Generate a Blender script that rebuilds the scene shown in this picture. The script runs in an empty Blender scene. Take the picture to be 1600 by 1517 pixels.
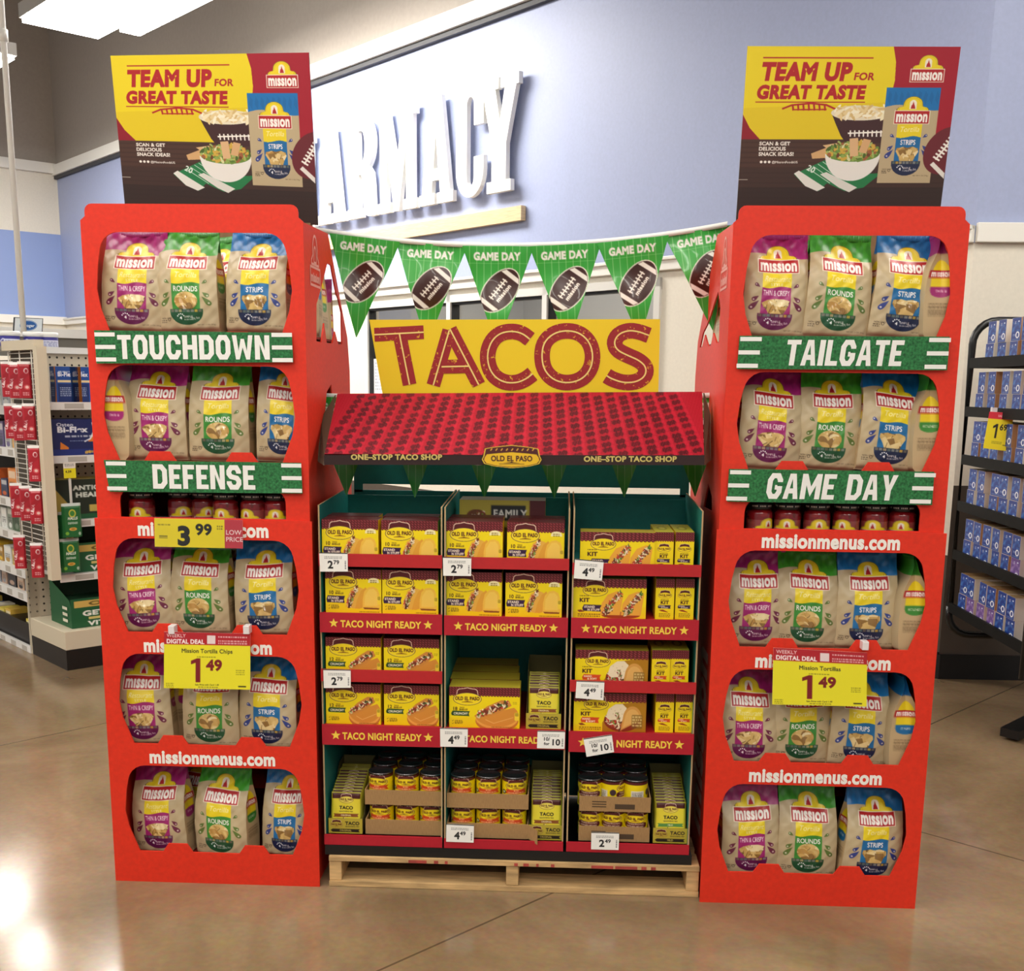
import bpy, math, random
import numpy as np
from mathutils import Vector, Matrix
from mathutils.geometry import tessellate_polygon

random.seed(7)
RNG = np.random.default_rng(7)
SC = bpy.context.scene
COL = SC.collection

# ------------------------------------------------------------------ camera
CAM_Z = 1.36
FPX, CY0 = 1760.0, 945.3
PIT, ROL, YAW = .1914, .0119, -.0431
_c, _s = math.cos(YAW), math.sin(YAW)
_cp, _sp = math.cos(PIT), math.sin(PIT)
_cr, _sr = math.cos(ROL), math.sin(ROL)
_r0 = np.array([_c, -_s, 0.])
FWD = np.array([_s*_cp, _c*_cp, -_sp])
_u0 = np.array([_s*_sp, _c*_sp, _cp])
RIGHT = _r0*_cr + _u0*_sr
UP = _u0*_cr - _r0*_sr
CAMO = np.array([0, 0, CAM_Z])
camd = bpy.data.cameras.new('camera')
camo = bpy.data.objects.new('camera', camd)
COL.objects.link(camo)
camo.matrix_world = Matrix(((RIGHT[0], UP[0], -FWD[0], 0), (RIGHT[1], UP[1], -FWD[1], 0), (RIGHT[2], UP[2], -FWD[2], CAM_Z), (0, 0, 0, 1)))
camd.sensor_fit = 'HORIZONTAL'
camd.sensor_width = 36
camd.lens = 36*FPX/1600
camd.shift_y = (CY0-758.5)/1600
camd.clip_start = .05
camd.clip_end = 200
SC.camera = camo

# ------------------------------------------------------------------ world and exposure
wd = bpy.data.worlds.new('store_ambience')
SC.world = wd
wd.use_nodes = True
wd.node_tree.nodes['Background'].inputs[0].default_value = (.98, .985, 1, 1)
wd.node_tree.nodes['Background'].inputs[1].default_value = .27
SC.view_settings.view_transform = 'Standard'
SC.view_settings.look = 'None'
SC.view_settings.gamma = 1
SC.view_settings.exposure = .38
SC.cycles.max_bounces = 6
SC.cycles.diffuse_bounces = 3
SC.cycles.glossy_bounces = 3
SC.cycles.transmission_bounces = 5
SC.cycles.transparent_max_bounces = 8
SC.cycles.caustics_reflective = False
SC.cycles.caustics_refractive = False
SC.cycles.sample_clamp_indirect = 6
LUM = 17.0        # luminaire lens strength

def at(px, py, Y=None, X=None, Z=None, pl=None):
    """world point of a photograph pixel on a known plane (measuring aid)"""
    d = FWD + RIGHT*(px-800)/FPX - UP*(py-CY0)/FPX
    if pl is not None:
        p, n = np.asarray(pl[0], float), np.asarray(pl[1], float)
        t = ((p-CAMO) @ n)/(d @ n)
    elif Y is not None: t = Y/d[1]
    elif X is not None: t = X/d[0]
    else: t = (Z-CAM_Z)/d[2]
    return CAMO + t*d

# ------------------------------------------------------------------ colours and materials
def s2l(c):
    c = np.asarray(c, float)
    return np.where(c <= .04045, c/12.92, ((c+.055)/1.055)**2.4)
def hx(h):
    h = h.lstrip('#')
    return np.array([int(h[i:i+2], 16)/255 for i in (0, 2, 4)])
MATS = {}
def mat(name, col, rough=.55, metal=0., spec=.5, noise=0., scale=40., bump=0., coat=0., emit=0., stretch=None):
    if name in MATS: return MATS[name]
    m = bpy.data.materials.new(name); MATS[name] = m
    m.use_nodes = True
    nt = m.node_tree; b = nt.nodes['Principled BSDF']
    L = list(s2l(hx(col)))+[1]
    b.inputs['Base Color'].default_value = L
    b.inputs['Roughness'].default_value = rough
    b.inputs['Metallic'].default_value = metal
    b.inputs['Specular IOR Level'].default_value = spec
    b.inputs['Coat Weight'].default_value = coat
    if emit:
        b.inputs['Emission Color'].default_value = L
        b.inputs['Emission Strength'].default_value = emit
    if noise or bump:
        tc = nt.nodes.new('ShaderNodeTexCoord')
        nz = nt.nodes.new('ShaderNodeTexNoise')
        nz.inputs['Scale'].default_value = scale
        nz.inputs['Detail'].default_value = 5
        src = tc.outputs['Object']
        if stretch:
            mp = nt.nodes.new('ShaderNodeMapping'); mp.inputs['Scale'].default_value = stretch
            nt.links.new(src, mp.inputs['Vector']); src = mp.outputs['Vector']
        nt.links.new(src, nz.inputs['Vector'])
        if noise:
            r = nt.nodes.new('ShaderNodeValToRGB')
            a = s2l(np.clip(hx(col)*(1-noise), 0, 1)); c2 = s2l(np.clip(hx(col)*(1+noise), 0, 1))
            r.color_ramp.elements[0].position = .3; r.color_ramp.elements[1].position = .7
            r.color_ramp.elements[0].color = list(a)+[1]; r.color_ramp.elements[1].color = list(c2)+[1]
            nt.links.new(nz.outputs['Fac'], r.inputs['Fac'])
            nt.links.new(r.outputs['Color'], b.inputs['Base Color'])
        if bump:
            bp = nt.nodes.new('ShaderNodeBump'); bp.inputs['Strength'].default_value = bump
            bp.inputs['Distance'].default_value = .004
            nt.links.new(nz.outputs['Fac'], bp.inputs['Height'])
            nt.links.new(bp.outputs['Normal'], b.inputs['Normal'])
    return m
def art_mat(name, rough=.45, spec=.5, coat=0., bump=0., scale=60):
    """printed surface: the ink colours are an attribute of the mesh"""
    if name in MATS: return MATS[name]
    m = mat(name, '#ffffff', rough, 0, spec, 0, scale, bump, coat)
    nt = m.node_tree
    a = nt.nodes.new('ShaderNodeAttribute'); a.attribute_name = 'ink'
    nt.links.new(a.outputs['Color'], nt.nodes['Principled BSDF'].inputs['Base Color'])
    return m

# ------------------------------------------------------------------ mesh builder
class MB:
    def __init__(s): s.v = []; s.f = []; s.m = []; s.smooth = []
    def add(s, verts, faces, mi=0, sm=False):
        o = len(s.v); s.v += [tuple(map(float, p)) for p in verts]
        for f in faces:
            s.f.append(tuple(i+o for i in f)); s.m.append(mi); s.smooth.append(sm)
        return s
    def box(s, x0, x1, y0, y1, z0, z1, mi=0):
        v = [(x, y, z) for z in (z0, z1) for y in (y0, y1) for x in (x0, x1)]
        return s.add(v, [(0, 2, 3, 1), (4, 5, 7, 6), (0, 1, 5, 4), (2, 6, 7, 3), (0, 4, 6, 2), (1, 3, 7, 5)], mi)
    def obox(s, c, a, b, d, mi=0):
        """box from a corner and three edge vectors"""
        c, a, b, d = map(np.asarray, (c, a, b, d))
        v = [c+i*a+j*b+k*d for k in (0, 1) for j in (0, 1) for i in (0, 1)]
        return s.add(v, [(0, 2, 3, 1), (4, 5, 7, 6), (0, 1, 5, 4), (2, 6, 7, 3), (0, 4, 6, 2), (1, 3, 7, 5)], mi)
    def prism(s, loops, O, U, V, N, mi=0, side=None):
        """plate: outline + holes (2-D loops) on frame O,U,V extruded along N"""
        O, U, V, N = [np.asarray(q, float) for q in (O, U, V, N)]
        side = mi if side is None else side
        tri = tessellate_polygon([[Vector((p[0], p[1], 0)) for p in L] for L in loops])
        flat = [p for L in loops for p in L]
        n = len(flat)
        va = [O+p[0]*U+p[1]*V for p in flat]
        vb = [q+N for q in va]
        flip = np.dot(np.cross(U, V), N) > 0
        F = []
        for t in tri:
            a, b, c = t
            ar = (flat[b][0]-flat[a][0])*(flat[c][1]-flat[a][1])-(flat[c][0]-flat[a][0])*(flat[b][1]-flat[a][1])
            if abs(ar) < 1e-12: continue
            if ar < 0: a, c = c, a
            F.append((a, c, b) if flip else (a, b, c))
        s.add(va, F, mi)
        s.add(vb, [f[::-1] for f in F], mi)
        if np.linalg.norm(N) > 1e-9:
            k = 0
            for L in loops:
                for i in range(len(L)):
                    j = (i+1) % len(L)
                    s.add([va[k+i], va[k+j], vb[k+j], vb[k+i]], [(0, 1, 2, 3)], side)
                k += len(L)
        return s
    def tube(s, pts, r, n=8, mi=0, closed=False):
        pts = [np.asarray(p, float) for p in pts]
        V = []; F = []
        up = np.array([0, 0, 1.])
        for i, p in enumerate(pts):
            a = pts[i-1] if (i > 0 or closed) else p
            b = pts[(i+1) % len(pts)] if (i < len(pts)-1 or closed) else p
            t = b-a; t = t/(np.linalg.norm(t)+1e-12)
            u = np.cross(t, up)
            if np.linalg.norm(u) < 1e-3: u = np.cross(t, np.array([1., 0, 0]))
            u /= np.linalg.norm(u); w = np.cross(u, t)
            for k in range(n):
                an = 2*math.pi*k/n
                V.append(p+r*(math.cos(an)*u+math.sin(an)*w))
        m = len(pts)
        for i in range(m if closed else m-1):
            for k in range(n):
                F.append((i*n+k, i*n+(k+1) % n, ((i+1) % m)*n+(k+1) % n, ((i+1) % m)*n+k))
        if not closed:
            F.append(tuple(range(n))[::-1]); F.append(tuple((m-1)*n+k for k in range(n)))
        return s.add(V, F, mi, True)
    def lathe(s, prof, n=32, mi=0, c=(0, 0, 0)):
        V = []; F = []
        for r, z in prof:
            for k in range(n):
                a = 2*math.pi*k/n
                V.append((c[0]+r*math.cos(a), c[1]+r*math.sin(a), c[2]+z))
        for i in range(len(prof)-1):
            for k in range(n):
                F.append((i*n+k, i*n+(k+1) % n, (i+1)*n+(k+1) % n, (i+1)*n+k))
        F.append(tuple(range(n))[::-1]); F.append(tuple((len(prof)-1)*n+k for k in range(n)))
        return s.add(V, F, mi, True)
    def text(s, txt, O, U, V, h, mi=0, align='c', bold=.0, sx=1., shear=0., maxw=None, thick=0.):
        """flat printed lettering on frame O,U,V; h is the cap height"""
        O, U, V = [np.asarray(q, float) for q in (O, U, V)]
        P, T, w = glyphs(txt, bold)
        k = h*sx
        if maxw and w*k > maxw: k = maxw/w
        off = {'l': 0, 'c': -w*k/2, 'r': -w*k}[align]
        N = np.cross(U, V); N /= np.linalg.norm(N)
        va = [O+(p[0]*k+off+shear*p[1]*h)*U+p[1]*h*V+N*thick for p in P]
        s.add(va, [tuple(t) for t in T], mi)
        return s
    def build(s, name, mats, parent=None, loc=None, bevel=0.):
        me = bpy.data.meshes.new(name)
        me.from_pydata(s.v, [], s.f)
        for m in (mats if isinstance(mats, (list, tuple)) else [mats]): me.materials.append(m)
        me.polygons.foreach_set('material_index', s.m)
        me.polygons.foreach_set('use_smooth', s.smooth)
        me.update()
        o = bpy.data.objects.new(name, me); COL.objects.link(o)
        if parent: o.parent = parent
        if loc is not None: o.location = loc
        if bevel:
            b = o.modifiers.new('edge', 'BEVEL'); b.width = bevel; b.segments = 2; b.limit_method = 'ANGLE'
        return o

# ------------------------------------------------------------------ scene bookkeeping
def thing(name, label, cat, loc=(0, 0, 0), rz=0, group=None):
    o = bpy.data.objects.new(name, None); COL.objects.link(o)
    o.empty_display_size = .05
    o.location = loc; o.rotation_euler = (0, 0, rz)
    return tag(o, label, cat, group)
def tag(o, label, cat, group=None):
    o['label'] = label; o['category'] = cat
    if group: o['group'] = group
    return o
def struct(o):
    o['kind'] = 'structure'; return o
KIDS = {}
def dup(root, loc, rot=None, label=None, group=None, scale=None):
    r = root.copy(); COL.objects.link(r); r.location = loc
    if rot is not None: r.rotation_euler = rot
    if scale is not None: r.scale = scale
    if label: r['label'] = label
    if group: r['group'] = group
    for ch in list(root.children):
        c = ch.copy(); COL.objects.link(c); c.parent = r
        for g in ch.children:
            d = g.copy(); COL.objects.link(d); d.parent = c
    return r
PROTO = {}
def place(kind, maker, loc, rot=(0, 0, 0), label='', group=None, scale=None):
    """first use builds and moves the thing itself, later uses copy it"""
    if kind not in PROTO:
        o = maker(); PROTO[kind] = o
        o.location = loc; o.rotation_euler = rot
        if scale is not None: o.scale = scale
        o['label'] = label
        if group: o['group'] = group
        return o
    o = dup(PROTO[kind], loc, rot, label, group, scale if scale is not None else (1, 1, 1))
    return o

# ------------------------------------------------------------------ glyph outlines from the built-in font
_GL = {}
def glyphs(txt, bold=0.):
    key = (txt, round(bold, 3))
    if key in _GL: return _GL[key]
    cu = bpy.data.curves.new('t', 'FONT'); cu.body = txt; cu.size = 1; cu.offset = bold
    cu.resolution_u = 4
    cu.space_character = 1+bold*1.6
    ob = bpy.data.objects.new('t', cu); COL.objects.link(ob)
    dg = bpy.context.evaluated_depsgraph_get()
    me = ob.evaluated_get(dg).to_mesh()
    P = np.array([v.co[:2] for v in me.vertices]) if len(me.vertices) else np.zeros((0, 2))
    T = []
    for p in me.polygons:
        i = list(p.vertices)
        if p.normal.z < 0: i = i[::-1]
        T.append(i)
    ob.evaluated_get(dg).to_mesh_clear()
    bpy.data.objects.remove(ob); bpy.data.curves.remove(cu)
    cap = .727+bold*1.2
    P = P/cap
    w = 0
    if len(P):
        P[:, 0] -= P[:, 0].min(); w = P[:, 0].max()
    _GL[key] = (P, T, w)
    return _GL[key]
_GE = {}
def glyph_edges(txt, bold):
    key = (txt, round(bold, 3))
    if key in _GE: return _GE[key]
    P, T, w = glyphs(txt, bold)
    cnt = {}
    # merge coincident points so that shared edges cancel
    ids = {}; rep = []
    for p in P:
        rep.append(ids.setdefault((round(p[0], 5), round(p[1], 5)), len(ids)))
    pos = [None]*len(ids)
    for p, r in zip(P, rep): pos[r] = p
    for t in T:
        for a, b in zip(t, t[1:]+t[:1]):
            a, b = rep[a], rep[b]
            if a == b: continue
            k = (min(a, b), max(a, b)); cnt[k] = cnt.get(k, 0)+1
    E = np.array([[*pos[a], *pos[b]] for (a, b), c in cnt.items() if c % 2 == 1]).reshape(-1, 4)
    _GE[key] = (E, w)
    return _GE[key]

# ------------------------------------------------------------------ ink canvas (vector shapes to ink colours)
class Cv:
    def __init__(s, aw, ah, nx, bg, ss=3):
        s.aw, s.ah = aw, ah
        s.nx, s.ny = nx, max(2, int(round(nx*ah/aw))); s.ss = ss
        s.k = nx*ss/aw
        s.A = np.empty((s.ny*ss, nx*ss, 3), np.float32); s.A[:] = hx(bg) if isinstance(bg, str) else bg
    def edges(s, E, col, al=1.):
        if len(E) == 0: return s
        E = np.asarray(E, float)*s.k
        H, W = s.A.shape[:2]
        y0 = max(0, int(math.floor(min(E[:, 1].min(), E[:, 3].min())))); y1 = min(H, int(math.ceil(max(E[:, 1].max(), E[:, 3].max())))+1)
        c = hx(col) if isinstance(col, str) else np.asarray(col)
        lo = np.minimum(E[:, 1], E[:, 3]); hi = np.maximum(E[:, 1], E[:, 3])
        for y in range(y0, y1):
            yc = y+.5
            m = (lo <= yc) & (hi > yc)
            if not m.any(): continue
            e = E[m]
            xs = np.sort(e[:, 0]+(yc-e[:, 1])*(e[:, 2]-e[:, 0])/(e[:, 3]-e[:, 1]))
            for a, b in zip(xs[0::2], xs[1::2]):
                i, j = max(0, int(math.ceil(a-.5))), min(W, int(math.ceil(b-.5)))
                if j > i:
                    if al >= 1: s.A[y, i:j] = c
                    else: s.A[y, i:j] = s.A[y, i:j]*(1-al)+c*al
        return s
    def poly(s, pts, col, al=1., holes=()):
        E = []
        for L in (pts, *holes):
            for a, b in zip(L, list(L[1:])+[L[0]]): E.append((a[0], a[1], b[0], b[1]))
        return s.edges(E, col, al)
    def rect(s, x0, y0, x1, y1, col, al=1.): return s.poly([(x0, y0), (x1, y0), (x1, y1), (x0, y1)], col, al)
    def rrect(s, x0, y0, x1, y1, r, col, al=1.): return s.poly(rr(x0, y0, x1, y1, r), col, al)
    def ell(s, cx, cy, rx, ry, col, al=1., rot=0., n=36): return s.poly(elp(cx, cy, rx, ry, rot, n), col, al)
    def line(s, pts, w, col, closed=False, al=1.):
        for L in ribbon(pts, w, closed): s.poly(L, col, al)
        return s
    def text(s, t, x, y, h, col, align='l', bold=.0, sx=1., shear=0., maxw=None, rot=0., al=1.):
        """y is the baseline, h the cap height"""
        E, w = glyph_edges(t, bold)
        if len(E) == 0: return s
        k = h*sx
        if maxw and w*k > maxw: k = maxw/w
        off = {'l': 0, 'c': -w*k/2, 'r': -w*k}[align]
        X = E[:, [0, 2]]*k+off+shear*E[:, [1, 3]]*h; Yv = -E[:, [1, 3]]*h
        c_, s_ = math.cos(rot), math.sin(rot)
        XX = x+X*c_-Yv*s_; YY = y+X*s_+Yv*c_
        return s.edges(np.stack([XX[:, 0], YY[:, 0], XX[:, 1], YY[:, 1]], 1), col, al)
    def scrawl(s, x, y, w, h, col, n=1, seed=0):
        """rows of print too small to read"""
        r = random.Random(seed)
        for i in range(n):
            xx = x
            yy = y+i*h*1.7
            while xx < x+w:
                l = r.uniform(.6, 2.2)*h
                s.rect(xx, yy, min(xx+l, x+w), yy+h, col, .75); xx += l+h*.5
        return s
    def out(s):
        A = s.A.reshape(s.ny, s.ss, s.nx, s.ss, 3).mean((1, 3))
        return s2l(A)          # row 0 is the top
def elp(cx, cy, rx, ry, rot=0., n=36, a0=0., a1=2*math.pi):
    c, q = math.cos(rot), math.sin(rot)
    full = abs(a1-a0-2*math.pi) < 1e-6
    return [(cx+rx*math.cos(a)*c-ry*math.sin(a)*q, cy+rx*math.cos(a)*q+ry*math.sin(a)*c)
            for a in (a0+(a1-a0)*i/(n if full else n-1) for i in range(n))]
def rr(x0, y0, x1, y1, r, n=5):
    P = []
    for cx, cy, a in ((x1-r, y0+r, -90), (x1-r, y1-r, 0), (x0+r, y1-r, 90), (x0+r, y0+r, 180)):
        for i in range(n+1):
            t = math.radians(a+90*i/n); P.append((cx+r*math.cos(t), cy+r*math.sin(t)))
    return P
def ribbon(pts, w, closed=False):
    """mitred stroke outline(s) of a polyline"""
    P = [np.asarray(p, float) for p in pts]; n = len(P)
    Ls, Rs = [], []
    for i in range(n):
        a = P[i-1] if (i > 0 or closed) else None
        b = P[(i+1) % n] if (i < n-1 or closed) else None
        d1 = (P[i]-a)/np.linalg.norm(P[i]-a) if a is not None else None
        d2 = (b-P[i])/np.linalg.norm(b-P[i]) if b is not None else None
        if d1 is None: d1 = d2
        if d2 is None: d2 = d1
        t = d1+d2; t /= np.linalg.norm(t)+1e-9
        nrm = np.array([-t[1], t[0]])
        m = (w/2)/max(.35, float(np.dot(nrm, [-d1[1], d1[0]])))
        Ls.append(tuple(P[i]+nrm*m)); Rs.append(tuple(P[i]-nrm*m))
    out = []
    for i in range(n if closed else n-1):
        j = (i+1) % n
        out.append([Ls[i], Ls[j], Rs[j], Rs[i]])
    return out

def set_ink(me, cols):
    a = me.attributes.new('ink', 'FLOAT_COLOR', 'POINT')
    c = np.ones((len(me.vertices), 4), np.float32); c[:, :3] = cols
    a.data.foreach_set('color', c.ravel())
def mesh_np(name, V, F, mats, cols=None, smooth=False):
    """F: (n,4) int array (or list of arrays of equal width)"""
    me = bpy.data.meshes.new(name)
    V = np.asarray(V, np.float32)
    me.vertices.add(len(V)); me.vertices.foreach_set('co', V.ravel())
    Fs = F if isinstance(F, list) else [F]
    tot = sum(f.size for f in Fs); nf = sum(len(f) for f in Fs)
    me.loops.add(tot); me.polygons.add(nf)
    me.loops.foreach_set('vertex_index', np.concatenate([f.ravel() for f in Fs]).astype(np.int32))
    st = []; o = 0
    for f in Fs:
        st.append(o+np.arange(len(f))*f.shape[1]); o += f.size
    me.polygons.foreach_set('loop_start', np.concatenate(st).astype(np.int32))
    me.polygons.foreach_set('use_smooth', np.full(nf, smooth))
    for m in (mats if isinstance(mats, (list, tuple)) else [mats]): me.materials.append(m)
    me.update(calc_edges=True); me.validate()
    if cols is not None: set_ink(me, cols)
    return me
def link(name, me, parent=None, loc=None):
    o = bpy.data.objects.new(name, me); COL.objects.link(o)
    if parent: o.parent = parent
    if loc is not None: o.location = loc
    return o
def grid_faces(nx, ny, base=0):
    i = np.arange(ny-1)[:, None]*nx+np.arange(nx-1)[None, :]+base
    # rows run from the top down
    return np.stack([i, i+nx, i+nx+1, i+1], -1).reshape(-1, 4)
def art_sheet(ink, pos):
    """ink (ny,nx,3); pos(u,v) -> xyz arrays with v=0 at the bottom"""
    ny, nx = ink.shape[:2]
    u, v = np.meshgrid(np.linspace(0, 1, nx), np.linspace(1, 0, ny))
    V = np.stack(pos(u, v), -1).reshape(-1, 3)
    return V, grid_faces(nx, ny), ink.reshape(-1, 3)
def art_box(name, w, d, h, front, other='#cccccc', top=None, left=None, right=None, matl=None, top_front=None):
    """carton: printed front (and top / side) panels; origin at the middle of the bottom front edge"""
    Vs, Fs, Cs = [], [], []
    n = 0
    def put(ink, pos):
        nonlocal n
        V, F, Ccol = art_sheet(ink, pos)
        Vs.append(V); Fs.append(F+n); Cs.append(Ccol); n += len(V)
    def plain(c):
        a = np.empty((2, 2, 3)); a[:] = s2l(hx(c)); return a
    z0 = lambda u: np.zeros_like(u)
    if isinstance(front, str): front = plain(front)
    put(front, lambda u, v: (-w/2+u*w, z0(u), v*h))
    T = top if top is not None else other
    put(plain(T) if isinstance(T, str) else T, lambda u, v: (-w/2+u*w, v*d, z0(u)+h))
    Lf = left if left is not None else other; Rt = right if right is not None else other
    put(plain(Lf) if isinstance(Lf, str) else Lf, lambda u, v: (z0(u)-w/2, d-u*d, v*h))
    put(plain(Rt) if isinstance(Rt, str) else Rt, lambda u, v: (z0(u)+w/2, u*d, v*h))
    put(plain(other), lambda u, v: (w/2-u*w, z0(u)+d, v*h))
    put(plain(other), lambda u, v: (-w/2+u*w, (1-v)*d, z0(u)))
    return mesh_np(name, np.concatenate(Vs), np.concatenate(Fs), matl or art_mat('printed_carton', .42), np.concatenate(Cs))
def art_plate(name, ink, P00, P10, P11, P01, thick=.001, back='#e8e6e0', matl=None):
    """thin printed board through four corners (bottom-left, bottom-right, top-right, top-left)"""
    P00, P10, P11, P01 = [np.asarray(p, float) for p in (P00, P10, P11, P01)]
    N = np.cross(P10-P00, P01-P00); N /= np.linalg.norm(N)
    def pos(u, v):
        q = (P00*((1-u)*(1-v))[..., None]+P10*(u*(1-v))[..., None]+P11*(u*v)[..., None]+P01*((1-u)*v)[..., None])
        return q[..., 0], q[..., 1], q[..., 2]
    V, F, Cc = art_sheet(ink, pos)
    n = len(V)
    cs = [P00, P10, P11, P01]
    bv = np.array([c-N*.00002 for c in cs]+[c-N*thick for c in cs])
    bf = np.array([[4, 7, 6, 5], [0, 4, 5, 1], [1, 5, 6, 2], [2, 6, 7, 3], [3, 7, 4, 0]])+n
    bc = np.empty((8, 3)); bc[:] = s2l(hx(back))
    return mesh_np(name, np.concatenate([V, bv]), np.concatenate([F, bf]), matl or art_mat('printed_card', .5), np.concatenate([Cc, bc]))
# ------------------------------------------------------------------ printed art
FL = {'purple': dict(top='#a32473', mid='#a0246e', dark='#64184c', drop='#6b2340', name='THIN & CRISPY', sub='Restaurant', deep='#8a1c60'),
      'green': dict(top='#3f9a2c', mid='#3c8a34', dark='#1c4f30', drop='#5d7434', name='ROUNDS', sub='Tortilla', deep='#2f7d26'),
      'blue': dict(top='#1671b4', mid='#1a6aa3', dark='#1a2546', drop='#2f3f86', name='STRIPS', sub='Tortilla', deep='#125d99')}
YEL, RED, KRAFT = '#ecd322', '#b31f22', '#bdaa86'

def logo(c, cx, y0, w, h):
    """arched yellow crest above a red name plate"""
    x = lambda t: cx+w*t
    y = lambda t: y0+h*t
    arch = [(x(-.43), y(.55)), (x(-.43), y(.45)), (x(-.37), y(.38)), (x(-.27), y(.36))]
    arch += [(cx+w*.255*math.cos(a), y(.28)+h*.27*math.sin(a)) for a in np.linspace(math.pi, 2*math.pi, 18)]
    arch += [(x(.27), y(.36)), (x(.37), y(.38)), (x(.43), y(.45)), (x(.43), y(.55))]
    c.poly([(cx+(p[0]-cx)*1.07, y(.30)+(p[1]-y(.30))*1.07) for p in arch], '#8d7a1e')
    c.poly(arch, YEL)
    c.poly([(cx+(p[0]-cx)*.90, y(.32)+(p[1]-y(.32))*.88) for p in arch], '#c9a51c'); c.poly([(cx+(p[0]-cx)*.87, y(.32)+(p[1]-y(.32))*.85) for p in arch], YEL)
    bell = [(x(-.10), y(.45))]+[(cx+w*.10*math.cos(a), y(.25)+h*.13*math.sin(a)) for a in np.linspace(math.pi, 2*math.pi, 12)]+[(x(.10), y(.45))]
    c.poly(bell, '#f3ead6')
    c.poly([(x(-.065), y(.44)), (x(-.045), y(.32)), (x(-.02), y(.28)), (x(.0), y(.17)), (x(.025), y(.28)), (x(.05), y(.34)), (x(.07), y(.44))], RED)
    c.rect(x(-.5), y(.50), x(.5), y(1), '#efe4d0')
    c.rect(x(-.478), y(.524), x(.478), y(.976), RED)
    c.text('m\u0131ss\u0131on', cx, y(.905), h*.44, '#fbf6ee', 'c', .045, .72, maxw=w*.88)

def chips(c, x0, y0, x1, y1, seed, kind):
    r = random.Random(seed)
    c.rect(x0, y0, x1, y1, '#7b5a2c')
    tones = ['#d9b873', '#e3c98e', '#c9a35c', '#b98d48', '#ead6a4', '#d0ae6a', '#8f6b36']
    for i in range(26):
        cx, cy = r.uniform(x0, x1), y0+(y1-y0)*(i/26*.9+r.uniform(0, .15)); s = (x1-x0)*r.uniform(.14, .26)
        t = r.choice(tones)
        if kind == 'green': P = elp(cx, cy, s, s*r.uniform(.5, .95), r.uniform(0, 3), 16)
        elif kind == 'blue':
            a = r.uniform(0, 3); P = [(cx+s*(u*math.cos(a)*1.2-v*.6*math.sin(a)), cy+s*(u*math.sin(a)*1.2+v*.6*math.cos(a))) for u, v in ((-1, -1), (1, -1), (1, 1), (-1, 1))]
        else:
            a = r.uniform(0, 6); P = [(cx+s*1.2*math.cos(a+k*2.1+r.uniform(-.3, .3)), cy+s*1.2*math.sin(a+k*2.1)) for k in range(3)]
        c.poly([(p[0]+.006, p[1]+.008) for p in P], '#5e431f')
        c.poly(P, t)
    return c

def drop(c, x, y, l, w, ang, col):
    P = []
    for i in range(20):
        t = 2*math.pi*i/20
        px = (1-math.cos(t))/2; py = math.sin(t)*(.5*px**.8)
        P.append((x+l*px*math.cos(ang)-w*py*math.sin(ang), y+l*px*math.sin(ang)+w*py*math.cos(ang)))
    c.poly(P, col)
    c.ell(x+l*.78*math.cos(ang), y+l*.78*math.sin(ang), w*.13, w*.13, '#efe6da', .8)

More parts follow.
